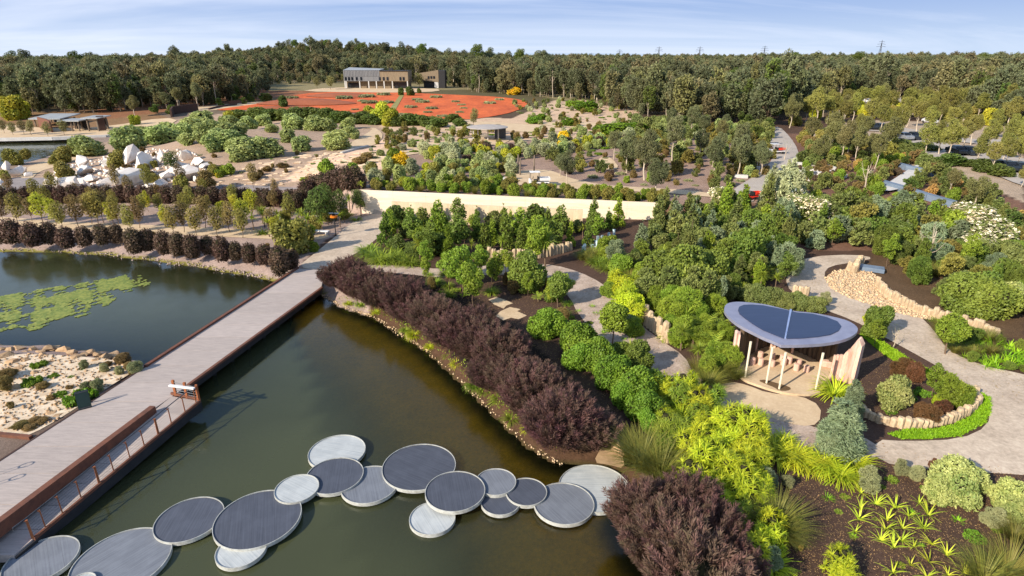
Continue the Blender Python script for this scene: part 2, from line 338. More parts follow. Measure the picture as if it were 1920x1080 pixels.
sheet('red_sand_garden', [(395, 208), (440, 201), (500, 193), (560, 176), (640, 172), (740, 173), (850, 178), (940, 182), (985, 189), (990, 197), (966, 210), (925, 219), (870, 226), (820, 222), (740, 214), (640, 211), (560, 208), (470, 206)], m_red, .14, 3.)
m_mound = mat('brown_mound', (160, 92, 60), (138, 78, 50), scale=.1)
def moundz(cx, cy, rx, ry, h):
    return lambda X, Y: land(X, Y)+.2+h*np.clip(1-((X-cx)/rx)**2-((Y-cy)/ry)**2, 0, 1)
for (px, py, rx, ry, h) in ((575, 195, 19, 10, 1.8), (640, 181, 16, 9, 1.4), (535, 204, 12, 5, .8)):
    x, y, z = GT(px, py); P = [(x+rx*.97*math.cos(a), y+ry*.97*math.sin(a)) for a in np.linspace(0, 2*math.pi, 40)[:-1]]
    sheet('sand_mound', P, m_mound, 0, 2., True, zf=moundz(x, y, rx, ry, h), smooth=0)
sheet('grass_strip', [(752, 176), (758, 178), (742, 206), (730, 206)], mat('dry_grass_strip', (132, 128, 66), (150, 140, 84), scale=.2), .2, 4, smooth=0)
sheet('forecourt', [(640, 164), (700, 165), (820, 166), (826, 172), (760, 174), (700, 174), (560, 172), (600, 166)], m_sand, .16, 4)
# sandy clearings between the beds of the upper garden
for P in ([(655, 270), (690, 250), (700, 240), (672, 243), (700, 238), (718, 250), (716, 262), (700, 275), (640, 286), (628, 286)],
          [(700, 292), (720, 275), (760, 270), (830, 268), (880, 262), (880, 272), (830, 284), (770, 290), (730, 300), (690, 306)],
          [(830, 238), (850, 228), (900, 228), (960, 232), (1060, 238), (1080, 245), (1000, 250), (960, 246), (900, 246)],
          [(870, 262), (900, 252), (930, 256), (960, 262), (940, 272), (900, 274)],
          [(1000, 232), (1060, 226), (1130, 232), (1190, 236), (1180, 243), (1080, 242)],
          [(940, 330), (960, 322), (1010, 318), (1040, 322), (1060, 333), (1130, 348), (1200, 352), (1300, 358), (1340, 366), (1330, 372), (1240, 362), (1100, 356), (1010, 354), (960, 346)],
          [(1120, 300), (1135, 292), (1150, 300), (1162, 316), (1140, 322), (1122, 312)],
          [(340, 205), (420, 196), (500, 190), (500, 196), (430, 204), (350, 212)],
          [(1080, 262), (1130, 256), (1200, 262), (1140, 268)]):
    sheet('sandy_clearing', P, m_sand, .09, 1.2)
sheet('service_road', [(1365, 380), (1375, 355), (1400, 340), (1430, 322), (1448, 300), (1452, 282), (1440, 262), (1446, 240), (1462, 238), (1482, 258), (1497, 282), (1497, 308), (1482, 330), (1450, 345), (1424, 362), (1408, 385)], m_asph, .1, 1.2)
sheet('lakefront_terrace', [(-300, 236), (0, 233), (110, 243), (200, 238), (310, 220), (340, 228), (260, 247), (160, 258), (0, 262), (-300, 262)], m_sand, .12, 3)
for P in ([(1600, 262), (1680, 256), (1740, 262), (1840, 285), (1920, 300), (2000, 310), (2000, 372), (1920, 352), (1840, 318), (1760, 300), (1700, 282), (1650, 272), (1600, 270)],
          [(1500, 250), (1600, 232), (1700, 240), (1800, 262), (1920, 262), (2000, 262), (2000, 275), (1920, 280), (1840, 272), (1760, 262), (1680, 250), (1600, 244)],
          [(1622, 182), (1700, 182), (1708, 194), (1660, 198), (1612, 194)]):
    sheet('car_park', P, m_asph, .15, 2.)
# ------------------------------------------------------------------ plants: leaf materials
LM = {}
def lm(k, a, b, **kw): LM[k] = leafmat('leaves_'+k, a, b, **kw)
lm('plum', (106, 74, 86), (88, 78, 70), var=.22); lm('plumball', (92, 72, 70), (74, 64, 56)); lm('green', (118, 134, 62), (84, 104, 48)); lm('bright', (124, 150, 54), (88, 118, 42))
lm('lime', (182, 188, 52), (136, 156, 42), trans=.3); lm('limedark', (136, 152, 58), (100, 124, 46), trans=.3); lm('mid', (122, 130, 80), (94, 106, 62)); lm('dark', (96, 110, 56), (70, 88, 44))
lm('blue', (134, 148, 124), (104, 122, 102)); lm('olive', (140, 134, 74), (108, 106, 60)); lm('brownolive', (134, 116, 80), (104, 92, 64)); lm('gum', (114, 120, 90), (88, 94, 70), var=.22)
lm('gum2', (128, 126, 88), (100, 100, 70), var=.2); lm('salt', (156, 168, 116), (118, 132, 84)); lm('silver', (172, 178, 152), (134, 144, 120)); lm('sage', (146, 150, 120), (116, 124, 98))
lm('yellow', (222, 186, 38), (190, 168, 44), trans=.3); lm('yellowgreen', (174, 172, 60), (130, 142, 50), trans=.3); lm('cream', (182, 186, 130), (104, 128, 70)); lm('tuss', (128, 122, 66), (94, 104, 50))
lm('palm', (150, 160, 62), (108, 128, 48), trans=.3); lm('spear', (190, 196, 70), (150, 168, 50), trans=.25); lm('white', (214, 208, 206), (196, 188, 182), trans=.1); lm('redbrown', (112, 76, 60), (84, 60, 48)); lm('straw', (176, 150, 96), (150, 126, 80))
lm('forest', (106, 112, 88), (80, 88, 70), var=.3); lm('forest2', (124, 118, 92), (96, 94, 74), var=.3); lm('autumn', (136, 134, 76), (106, 110, 64), var=.25); lm('mat', (106, 134, 40), (84, 112, 36)); lm('grass', (140, 176, 40), (110, 150, 34), trans=.3)
M_STEM_SHADE = mat('stem_and_inner_shade', (56, 54, 36), (42, 42, 28), rough=.95, spec=.05); M_BARK = mat('pale_bark', (206, 190, 166), (150, 134, 116), scale=2.5, stretch=(1, 1, .3)); M_BARK2 = mat('brown_bark', (122, 100, 80), (90, 74, 60), scale=3)  # first one: dark brown for lily stems and cores that paint inner shade
# ------------------------------------------------------------------ plants: geometry
def rnd(seed): return np.random.RandomState(seed)
def nrm(a): return a/(np.linalg.norm(a, axis=-1, keepdims=True)+1e-9)
def quads(c, ax, nr, L, Wd, tip=.35):
    sd_ = nrm(np.cross(ax, nr)); L = np.asarray(L)[:, None]; Wd = np.asarray(Wd)[:, None]
    return np.stack([c, c+ax*L*.45+sd_*Wd*.5, c+ax*L, c+ax*L*.45-sd_*Wd*.5], 1)
def mesh_from_quads(name, Q, tint, mi, nm=3, extra=None):
    v = Q.reshape(-1, 3); f = np.arange(len(v)).reshape(-1, 4)
    if extra:
        for ev, ef, em in extra:
            f = np.concatenate([f, np.asarray(ef)+len(v)]); v = np.concatenate([v, np.asarray(ev)]); mi = np.concatenate([mi, np.full(len(ef), em)]); tint = np.concatenate([tint, np.full(len(ef), .5)])
    return raw(name, v, f, [LM['green'], M_STEM_SHADE, LM['white']][:nm], tint, mi)
def ico(sub=1):
    bm = bmesh.new(); bmesh.ops.create_cube(bm, size=2); bmesh.ops.subdivide_edges(bm, edges=bm.edges[:], cuts=sub, use_grid_fill=True)
    v = nrm(np.array([x.co[:] for x in bm.verts])); bm.faces.ensure_lookup_table(); f = np.array([[q.index for q in p.verts] for p in bm.faces]); bm.free(); return v, f
def shade_core(lumps, k=.74):  # dark blobs inside the foliage, standing in for the shade between leaves
    iv, f = ico(1); return [(iv*np.array([r*k, r*k, r*k])+np.array(c), f, 1) for c, r in lumps]
def shell(rs, lumps, n, up=0.):
    """points on the outer surface of a union of spheres, with outward directions"""
    C_ = np.array([l[0] for l in lumps]); R_ = np.array([l[1] for l in lumps]); w = R_**2; P = []; D = []; I = []
    tot = 0
    while tot < n:
        i = rs.choice(len(lumps), n*2, p=w/w.sum()); d = nrm(rs.normal(size=(n*2, 3))+np.array([0, 0, up])); p = C_[i]+d*(R_[i]*(.74+.42*rs.beta(1.8, 1.8, n*2))*(1+.10*np.sin(d[:, 0]*7+i)*np.sin(d[:, 1]*8+d[:, 2]*6)))[:, None]
        dd = np.linalg.norm(p[:, None]-C_[None], axis=2)/R_[None]; dd[np.arange(len(i)), i] = 2
        k = (dd.min(1) > .74) & (p[:, 2] > .02); P.append(p[k]); D.append(d[k]); I.append(i[k]); tot += k.sum()
    return np.concatenate(P)[:n], np.concatenate(D)[:n], np.concatenate(I)[:n]
def foliage(name, lumps, n, L, Wd, seed=1, mode='leaf', cor=.74, flower=0, upb=.0, nocore=False):
    rs = rnd(seed); p, d, i = shell(rs, lumps, n); lt = rs.uniform(0, 1, len(lumps))
    if mode == 'leaf': ax = nrm(rs.normal(size=p.shape)+d*.35); nr = nrm(d+rs.normal(size=p.shape)*.55)
    elif mode == 'spray': ax = nrm(d*.8+rs.normal(size=p.shape)*.5+np.array([0, 0, .6+upb])); nr = nrm(rs.normal(size=p.shape))
    elif mode == 'droop': ax = nrm(rs.normal(size=p.shape)*.6+d*.4-np.array([0, 0, .45])); nr = nrm(d+rs.normal(size=p.shape)*.7)
    elif mode == 'fine': ax = nrm(rs.normal(size=p.shape)*.8+d*.8+np.array([0, 0, .1])); nr = nrm(rs.normal(size=p.shape)+d*.6)
    s = rs.uniform(.7, 1.35, len(p)); Q = quads(p-ax*(L*s*.4)[:, None], ax, nr, L*s, Wd*s*1.25)
    ti = np.clip(.55*lt[i]+.45*rs.uniform(0, 1, len(p)), 0, 1); mi = np.zeros(len(Q), int)
    if flower:
        k = (d[:, 2] > -.1) & (rs.uniform(size=len(p)) < flower); q = p[k]+d[k]*.05; m = len(q)
        fa = quads(q-.08, nrm(rs.normal(size=(m, 3))*[1, 1, .3]), np.tile([0, 0, 1.], (m, 1))+rs.normal(size=(m, 3))*.3, np.full(m, .24), np.full(m, .2))
        Q = np.concatenate([Q, fa]); ti = np.concatenate([ti, rs.uniform(0, 1, m)]); mi = np.concatenate([mi, np.full(m, 2)])
    return mesh_from_quads(name, Q, ti, mi, extra=None if nocore else shade_core(lumps, cor))
def ell(rs, w, h, n, r, z0=.45, flat=1.):
    o = []
    for _ in range(n):
        d = nrm(rs.normal(size=3)); o.append(((d[0]*(w/2-r), d[1]*(w/2-r), max(r*.6, h*z0+d[2]*(h*.5-r*.6)*flat)), r*rs.uniform(.8, 1.2)))
    return o+[((0, 0, h*.42), min(w, h)*.36)]
def blades(name, n, L, Wd, seed, spread=(.15, 1.2), droop=.6, segs=3, base_r=.1, z0=0., origin=None, mat_i=0, extra=None, tipw=.25):
    """arching strap leaves from a base"""
    rs = rnd(seed); az = rs.uniform(0, 2*math.pi, n); tl = rs.uniform(*spread, n); ln = L*rs.uniform(.7, 1.15, n)
    p = np.stack([base_r*np.cos(az), base_r*np.sin(az), np.full(n, z0)], 1)*np.array([1, 1, 1])*rs.uniform(.2, 1, (n, 1))**np.array([[1, 1, 0]])
    if origin is not None: p = p+origin[rs.randint(len(origin), size=n)]
    Q = []; side = np.stack([-np.sin(az), np.cos(az), 0*az], 1)
    for s in range(segs):
        w0 = Wd*(1-(s/segs)**2*(1-tipw)); w1 = Wd*(1-((s+1)/segs)**2*(1-tipw)); tt = tl+droop*(s+.5)/segs*1.3
        d = np.stack([np.cos(az)*np.sin(tt), np.sin(az)*np.sin(tt), np.cos(tt)], 1); q = p+d*(ln/segs)[:, None]
        Q.append(np.stack([p-side*w0/2, p+side*w0/2, q+side*w1/2, q-side*w1/2], 1)); p = q
    ti = np.tile(rs.uniform(0, 1, n), segs); Q = np.concatenate(Q)
    return Q, ti
def blademesh(name, *a, **k):
    ex = k.pop('ex', None); Q, ti = blades(name, *a, **k); return mesh_from_quads(name, Q, ti, np.zeros(len(Q), int), extra=ex)
def tubeq(pts, rad, n=6):
    m = MB().tube(pts, rad, n, cap=False); return np.array(m.v), np.array(m.f)
GEO = {}   # kind -> list of variants; variant = dict(w,h,parts=[(name, mesh)])
def geo(k, w, h, *parts): GEO.setdefault(k, []).append(dict(w=w, h=h, parts=list(parts)))
for s in (1, 2, 3):
    rs = rnd(s)
    L_ = [((x*1.0, y*1.0, z), r) for x, y, z, r in [(rs.normal()*.5, rs.normal()*.5, rs.uniform(.3, 2.3), rs.uniform(.2, .42)) for _ in range(26)]]; geo('loose', 2.4, 2.6, ('shrub', foliage('loose', L_, 7000, .15, .06, s, 'spray', cor=.4, upb=-.3))); geo('loose_', 2.4, 2.6, ('shrub', foliage('loose_far', L_, 2000, .24, .1, s, 'spray', cor=.5, upb=-.3)))
    L_ = ell(rs, 2, 1.7, 22, .38); geo('ball', 2, 1.7, ('shrub', foliage('ball', L_, 8500, .105, .06, s, cor=.74)))
    geo('ball_', 2, 1.7, ('shrub', foliage('ball_far', L_, 1900, .2, .10, s, cor=.78)))
    L_ = ell(rs, 2.4, 2.3, 11, .5); geo('bush', 2.4, 2.3, ('shrub', foliage('bush', L_, 8000, .14, .07, s, cor=.62)))
    geo('bush_', 2.4, 2.3, ('shrub', foliage('bush_far', L_, 2200, .25, .11, s, cor=.66)))
    L_ = ell(rs, 3, 2.9, 26, .45); NP, NL = 230, 130; rp_ = rnd(s+5); dz_ = nrm(rp_.normal(size=(NP, 3))*[1, 1, .6]+[0, 0, .12]); dz_[:, 2] = np.maximum(dz_[:, 2], -.85); o0 = dz_*[.88, .88, .85]+[0, 0, .85]; pa = nrm(dz_*[.6, .6, .25]+[0, 0, .62]); ln = rp_.uniform(.7, 1.25, NP)
    u_ = rp_.uniform(0, 1, (NP, NL)); rad_ = (.2*(1-u_)+.02)*np.sqrt(rp_.uniform(0, 1, (NP, NL))); off = nrm(rp_.normal(size=(NP, NL, 3))); pos = (o0[:, None]+pa[:, None]*(ln[:, None]*u_)[..., None]+off*rad_[..., None]).reshape(-1, 3)
    axl = nrm(pa[:, None]*.8+off*.55).reshape(-1, 3); Qp = quads(pos, axl, nrm(rp_.normal(size=pos.shape)), rp_.uniform(.12, .26, len(pos)), np.full(len(pos), .03)); tp = np.clip(np.repeat(rp_.uniform(0, 1, NP), NL)*.7+rp_.uniform(0, .3, len(pos)), 0, 1)
    geo('spray', 3, 2.7, ('shrub', mesh_from_quads('spray', Qp, tp, np.zeros(len(Qp), int), extra=shade_core([((0, 0, .95), .85), ((.35, 0, .9), .65), ((-.3, .2, .85), .65)], 1.))))
    L_ = ell(rs, 2, 2.0, 9, .4); geo('spray_', 2, 2.1, ('shrub', foliage('spray_far', L_, 2600, .26, .06, s, 'spray', cor=.76)))
    L_ = ell(rs, 2.2, 2.4, 16, .36); geo('fine', 2.3, 2.5, ('shrub', foliage('fine', L_, 11000, .18, .03, s, 'fine', cor=.5)))
    geo('fine_', 2.3, 2.5, ('shrub', foliage('fine_far', L_, 2400, .28, .07, s, 'fine', cor=.6)))
    L_ = [((0.12*rs.normal(), .12*rs.normal(), .35+.32*i), .62*(1-i/12.)+.05) for i in range(11)]+[((.5*math.cos(a)*(1-z/4), .5*math.sin(a)*(1-z/4), z), .3) for a, z in zip(rs.uniform(0, 6.28, 16), rs.uniform(.3, 2.9, 16))]
    geo('cone', 1.7, 4., ('shrub', foliage('cone', L_, 11000, .2, .035, s, 'fine', cor=.5))); geo('cone_', 1.7, 4., ('shrub', foliage('cone_far', L_, 2400, .28, .08, s, 'fine', cor=.6)))
    L_ = [((.62*(1-z/3.8)*math.cos(a), .62*(1-z/3.8)*math.sin(a), z), .16+.26*(1-z/4)*u) for a, z, u in zip(rs.uniform(0, 6.28, 30), rs.uniform(.35, 3.4, 30), rs.uniform(.6, 1, 30))]+[((.05, 0, 3.6), .12)]
    for kk, n_, l_, w_ in (('spire', 5200, .15, .055), ('spire_', 1700, .24, .09)):
        sv, sf = tubeq([(0, 0, -.1), (.03, 0, 1.6), (.05, 0, 3.6)], [.06, .04, .015], 5); fm = foliage(kk, L_, n_, l_, w_, s, 'spray', cor=.4); tk = raw('spire_trunk', sv, sf, [M_BARK2]); geo(kk, 1.9, 3.8, ('trunk', tk), ('crown', fm))
    L_ = [((x, y, .12), .2) for x, y in rs.uniform(-.75, .75, (34, 2)) if x*x+y*y < .62]; geo('mat', 2, .42, ('shrub', foliage('mat', L_, 900, .16, .09, s, cor=.8)))
    L_ = [((.03*rs.normal(), .03*rs.normal(), .34), .4), ((0, 0, .62), .46), ((.02, 0, .9), .4)]; geo('egg', 1.0, 1.3, ('shrub', foliage('egg', L_, 1500, .12, .05, s, 'leaf', cor=.84)))
    geo('flow', 3, 2.6, ('shrub', foliage('flow', ell(rs, 3, 2.5, 20, .48), 5200, .18, .09, s, cor=.66, flower=.5)))
    geo('strap', 1.7, 1.25, ('plant', blademesh('strap', 170, 1.45, .06, s, spread=(.05, .95), droop=1.2, base_r=.34)))
    geo('strap_', 1.7, 1.1, ('plant', blademesh('strap_far', 60, 1.25, .13, s, spread=(.1, .9), droop=1.1, base_r=.3)))
    geo('tuss', 1.9, 1.5, ('plant', blademesh('tussock', 520, 1.7, .022, s, spread=(.05, .75), droop=.7, base_r=.3)))
    sv, sf = tubeq([(0, 0, 0), (.02, 0, .12), (0, .02, .26)], [.09, .075, .05], 6)
    geo('spear', 1.6, 1.2, ('plant', blademesh('spear', 15, 1.25, .10, s+4, spread=(.25, 1.05), droop=.55, segs=4, base_r=.05, z0=.2, tipw=.15, ex=[(sv, sf, 1)])))
    geo('drift', 1, .6, ('plant', blademesh('drift', 40, .62, .06, s, spread=(.2, 1.1), droop=.6, base_r=.3)))
    # mound of many small strap rosettes (broad yellow green foliage)
    for kk, n_r, bl in (('tuft', 130, 11),):
        LL = ell(rs, 2.2, 2.3, 10, .45); pp_, dd_, _ = shell(rs, LL, n_r); QQ, tt_ = [], []
        for p0, d0 in zip(pp_, dd_):
            Qb, tb = blades('x', bl, .5, .05, rs.randint(9999), spread=(.15, 1.25), droop=.8, base_r=.03); zax = nrm(d0*.7+np.array([0, 0, .8])); xa = nrm(np.cross([0.3, 1, 0], zax)); ya = np.cross(zax, xa)
            QQ.append(Qb.reshape(-1, 3) @ np.stack([xa, ya, zax])+p0); tt_.append(tb)
        QQ = np.concatenate(QQ).reshape(-1, 4, 3); geo(kk, 2.6, 2.6, ('shrub', mesh_from_quads(kk, QQ, np.concatenate(tt_), np.zeros(len(QQ), int), extra=shade_core(LL, .6))))
    # palm-like rosette on a stem
    tm = MB().tube([(0, 0, 0), (.04, .02, .8), (0, 0, 1.6)], [.07, .055, .05], 6).mesh('cordyline_stem', M_BARK2)
    geo('cord', 1.3, 2.3, ('trunk', tm), ('crown', blademesh('cordyline_head', 90, .85, .05, s, spread=(.05, 1.9), droop=.5, base_r=.05, z0=1.58)))
    geo('cord_', 1.3, 2.3, ('trunk', tm), ('crown', blademesh('cordyline_head_far', 34, .85, .11, s, spread=(.05, 1.9), droop=.5, base_r=.05, z0=1.58)))
    # palm / cycad fronds with leaflets
    Q, ti = [], []
    for k in range(15):
        a = k*2.4+rs.uniform(-.2, .2); t0 = rs.uniform(.35, 1.15); p = np.array([0, 0, .9]); 
        for j in range(11):
            tt = t0+j*.09; d = np.array([math.cos(a)*math.sin(tt), math.sin(a)*math.sin(tt), math.cos(tt)]); q = p+d*.16; sdv = np.array([-math.sin(a), math.cos(a), 0]); ll = .34*math.sin(math.pi*(j+1.5)/13)
            for sg in (-1, 1):
                e = p+sg*sdv*ll+d*ll*.5-np.array([0, 0, .08*ll]); Q.append([p, p+d*.1, e+d*.03, e]); ti.append(rs.uniform())
            Q.append([p-sdv*.012, p+sdv*.012, q+sdv*.01, q-sdv*.01]); ti.append(.6); p = q
    Q = np.array(Q); tm = MB().tube([(0, 0, 0), (.03, 0, .5), (0, 0, .95)], [.16, .12, .1], 7).mesh('fern_trunk', M_BARK2)
    geo('fern', 2.8, 1.7, ('trunk', tm), ('crown', mesh_from_quads('fern_fronds', Q, np.array(ti), np.zeros(len(Q), int))))
    # trees: trunk with limbs reaching each clump
    def tree(kind, w, h, z0, nl, r, n, L, Wd, mode, bark, tr, seed, cor=.55, lean=.1, flat=1.):
        rs = rnd(seed); lumps = []
        for _ in range(nl):
            for _t in range(20):
                d = nrm(rs.normal(size=3)); q = rs.uniform(.55, 1); c = (d[0]*(w/2-r)*q, d[1]*(w/2-r)*q, z0+(h-z0)*.5+d[2]*((h-z0)*.5-r)*q*flat)
                if all(np.linalg.norm(np.array(c)-l[0]) > r*.85 for l in lumps): break
            lumps.append((c, r*rs.uniform(.75, 1.25)))
        m = MB(); top = (lean*h*.3, 0, z0+(h-z0)*.55); mid = (lean*h*.12, .03*h, z0*.7)
        m.tube([(0, 0, -.1), mid, top], [tr, tr*.75, tr*.3], 6)
        for c, r_ in lumps:
            s0 = Vector(mid).lerp(Vector(top), rs.uniform(.1, .9)); m.tube([s0, s0.lerp(Vector(c), .5)+Vector((0, 0, -.05*h)), c], [tr*.32, tr*.2, tr*.08], 4)
        geo(kind, w, h, ('trunk', m.mesh(kind+'_trunk', bark)), ('crown', foliage(kind+'_crown', lumps, n, L, Wd, seed, mode, cor=cor)))
    tree('gum', 5, 8, 2.4, 24, .7, 6500, .3, .07, 'droop', M_BARK, .15, s+10, cor=.4)
    tree('gum', 4.2, 9, 3., 20, .68, 5600, .3, .07, 'droop', M_BARK, .15, s+20, cor=.4, lean=-.12)
    tree('sap', 2., 3.4, .7, 20, .27, 3200, .13, .06, 'leaf', M_BARK2, .035, s+10, cor=.3)
    tree('sap_', 2., 3.4, .5, 18, .3, 1500, .2, .08, 'leaf', M_BARK2, .04, s+10, cor=.4)
    tree('col', 2.4, 5, .9, 20, .45, 1900, .24, .06, 'droop', M_BARK2, .06, s+30, cor=.3)
    tree('round', 2.2, 2.9, .8, 20, .38, 5200, .13, .07, 'leaf', M_BARK2, .06, s+40, cor=.5)
    tree('dead', 2.6, 3.2, .8, 11, .35, 40, .14, .03, 'fine', M_BARK, .07, s+50, cor=.02)
def join_parts(v, name, mats):
    """one light mesh from a trunk and a crown, for trees too far away to show their parts"""
    vs, fs, mi, ti = [], [], [], []; b = 0
    for k, (nm_, me_) in enumerate(v['parts']):
        a = np.empty(len(me_.vertices)*3, np.float32); me_.vertices.foreach_get('co', a); vs.append(a.reshape(-1, 3))
        for p in me_.polygons:
            f = [b+i for i in p.vertices]; fs.append(f[:4]+[f[-1]]*(4-len(f))); mi.append(1 if k == 0 else 2*p.material_index)
        ti += [.5]*len(me_.polygons) if 'tint' not in me_.attributes else [d_.value for d_ in me_.attributes['tint'].data]; b += len(me_.vertices)
    return raw(name, np.concatenate(vs), np.array(fs), mats, ti, mi)
FAR = []
for s in range(8):
    w, h = (8, 13) if s % 2 else (6.5, 14); rs = rnd(s+60)
    if s > 5: w, h = 9.5, 16
    tree('far%d' % s, w, h, 1. if s < 4 else (3 if s < 6 else 7), 19 if s < 6 else 12, 1.2, 1700 if s < 6 else 1100, .7, .22, 'fine', M_BARK, .2, s+60, cor=.5)
    FAR.append(join_parts(GEO['far%d' % s][0], 'forest_tree', [LM['forest' if s % 3 else 'forest2'], M_BARK if s > 2 else M_BARK2, M_STEM_SHADE]))
    GEO['far%d' % s] = [dict(w=w, h=h, parts=[('tree', FAR[-1])])]
GEO['wood'] = [GEO['far%d' % s][0] for s in (0, 1, 2, 3, 4, 0, 1, 2, 3, 5)]
# ------------------------------------------------------------------ plants: placing
NAMES = dict(ball='round_shrub', bush='leafy_shrub', spray='feathery_shrub', fine='fine_leaved_shrub', cone='conical_conifer', mat='ground_cover_mound', egg='clipped_shrub', flow='flowering_shrub', spire='upright_young_tree', loose='loose_shrub', tuft='tufted_shrub', strap='strap_leaf_plant',
    tuss='grass_tussock', spear='spear_lily', drift='low_strap_plant', cord='cordyline', fern='tree_fern', gum='gum_tree', sap='young_tree', col='slender_tree', round='small_tree', dead='bare_tree', wood='forest_tree')
CAT = dict(spire='tree', cone='conifer', egg='shrub', flow='shrub', strap='plant', tuss='grass tussock', spear='lily', drift='plant', cord='cordyline', fern='fern', gum='tree', sap='tree', col='tree', round='tree', dead='tree', wood='tree')
TREES = ('spire', 'gum', 'sap', 'col', 'round', 'dead', 'cord', 'wood')
CN = dict(plum='plum brown', plumball='dark purple brown', green='green', bright='bright green', lime='lime yellow', limedark='lime green', mid='mid green', dark='dark green', blue='blue green', olive='olive', brownolive='brownish olive', gum='grey green', gum2='olive grey',
    salt='soft grey green', silver='silvery', sage='sage grey', yellow='golden yellow', yellowgreen='yellow green', cream='cream speckled green', tuss='olive', palm='fresh green', spear='yellow green', white='white', redbrown='red brown', straw='straw coloured',
    forest='dark olive', forest2='brown olive', autumn='golden olive', mat='moss green', grass='lime green')
PR = random.Random(7); PENDING = []
ADJ = dict(salt='saltbush', silver='silver_shrub', olive='olive_shrub', dark='dark_green_shrub', mid='bushy_shrub', brownolive='wiry_shrub', plumball='purple_shrub', yellow='golden_shrub', limedark='lime_shrub', blue='blue_green_shrub', sage='sage_shrub')
def name_of(kind, color):
    k = kind.rstrip('_')
    if k in ('bush', 'ball', 'fine', 'loose') and color in ADJ: return ADJ[color]
    if k == 'wood' or k == 'gum': return {'forest': 'stringybark_tree', 'forest2': 'box_tree', 'autumn': 'golden_gum_tree', 'gum2': 'olive_gum_tree', 'dark': 'dark_gum_tree'}.get(color, NAMES[k])
    return NAMES[k]
def put(kind, color, x, y, z, s, hs=1., rz=None, par=None):
    base = kind.rstrip('_'); far = depth(x, y, z) > 62
    if far and kind+'_' in GEO: kind += '_'
    v = PR.choice(GEO[kind]); rz = PR.uniform(0, 6.28) if rz is None else rz
    def slots(o):
        if color is None: return
        for i, sl_ in enumerate(o.material_slots):
            if i == 0: sl_.link = 'OBJECT'; sl_.material = LM[color]
    if len(v['parts']) == 1:
        q_ = PR.uniform(.86, 1.16) if base in ('ball', 'bush', 'fine', 'loose', 'spray') else 1.
        o = place(name_of(base, color), v['parts'][0][1], None, (x, y, z), rz, (s*q_, s/q_, s*hs)); slots(o)
        if q_ != 1.: o.rotation_euler = (PR.uniform(-.12, .12), PR.uniform(-.12, .12), rz)
    else:
        o = place(name_of(base, color), None, None, (x, y, z), rz, (s, s, s*hs)); o.empty_display_size = .2
        for nm_, me_ in v['parts']:
            c = place(nm_, me_, o)
            if nm_ == 'crown': slots(c)
    o['category'] = CAT.get(base, 'shrub'); return o
def P(kind, color, cx, cy, w, hs=1., label=None, look=None, group=None):
    """shrub seen centred on photo pixel (cx, cy) and w pixels wide"""
    v = GEO[kind][0]; zc = 0; 
    x, y, z = GT(cx, cy)
    for _ in range(4):
        t = depth(x, y, z); s = w*t/FPX/v['w']; x, y, z = GT(cx, cy, s*v['h']*hs*.42); z -= s*v['h']*hs*.42
    o = put(kind, color, x, y, z-.03, s, hs); PENDING.append((o, kind, color, cx, cy, label, look, group)); return o
def T(kind, color, bx, by, hpx, wr=1., label=None, look=None, group=None):
    """tree whose foot stands on photo pixel (bx, by) and whose top is hpx pixels above it"""
    v = GEO[kind][0]; x, y, z = GT(bx, by); t = depth(x, y, z); ce = y/math.hypot(y, CAM_H-z); s = hpx*t/FPX/ce/v['h']
    o = put(kind, color, x, y, z, s*wr, 1/wr); PENDING.append((o, kind, color, bx, by-hpx*.5, label, look, group)); return o
SCAT = []
def scatter(poly, specs, space, label, group, n=None, seed=0, avoid=()):
    """specs: (kind, colour, weight, size lo, size hi); poly in photo pixels on the ground"""
    rs = random.Random(seed+len(poly)*7+int(poly[0][0])); Q = [GT(*p)[:2] for p in poly]; xs = [q[0] for q in Q]; ys = [q[1] for q in Q]; pts = []
    area = (max(xs)-min(xs))*(max(ys)-min(ys)); tries = int(min(30000, 9*area/space**2)) if n is None else n*60
    Av = [[GT(*p)[:2] for p in a] for a in avoid]
    for _ in range(tries):
        x, y = rs.uniform(min(xs), max(xs)), rs.uniform(min(ys), max(ys))
        if n and len(pts) >= n: break
        if not inpoly(x, y, Q) or any(inpoly(x, y, a) for a in Av) or any((x-a)**2+(y-b)**2 < space**2 for a, b in pts): continue
        pts.append((x, y)); k = rs.choices(specs, [q[2] for q in specs])[0]; z = float(land(x, y)); sz = rs.uniform(k[3], k[4])
        o = put(k[0], k[1], x, y, z-.03, sz/GEO[k[0]][0]['w'] if k[0] not in TREES else sz/GEO[k[0]][0]['h'], rs.uniform(.85, 1.15))
        lk = CN[k[1]]+' '+NAMES[k[0]].replace('_', ' '); q = proj(x, y, z+.5); SCAT.append((o, lk, float(q[0]), float(q[1]), lk+' '+label)); o['group'] = lk+'s '+group
    return len(pts)
# ------------------------------------------------------------------ materials of built things
m_deck = mat('deck_boards', (178, 165, 156), (156, 145, 138), scale=1.2, rough=.85, stretch=(1, 8, 1), bump=.15, bscale=6, obj_var=.08)
m_rust = mat('weathered_steel', (122, 78, 58), (92, 62, 50), scale=2.5, rough=.75); m_rustd = mat('dark_weathered_steel', (84, 60, 50), (64, 48, 42), scale=2); m_rusto = mat('orange_weathered_steel', (168, 102, 62), (130, 76, 48), scale=3)
m_dark = mat('dark_fascia', (52, 50, 50), (38, 38, 40), scale=2, rough=.7); m_steel = mat('grey_steel', (92, 94, 98), (74, 76, 80), metal=.5, rough=.45, scale=3)
m_white = mat('white_paint', (228, 226, 222), (212, 208, 204), rough=.45, scale=3, fine=.08); m_wood = mat('weathered_timber', (138, 122, 104), (98, 86, 74), scale=2, stretch=(1, 1, .15), rough=.9, bump=.4, bscale=8)
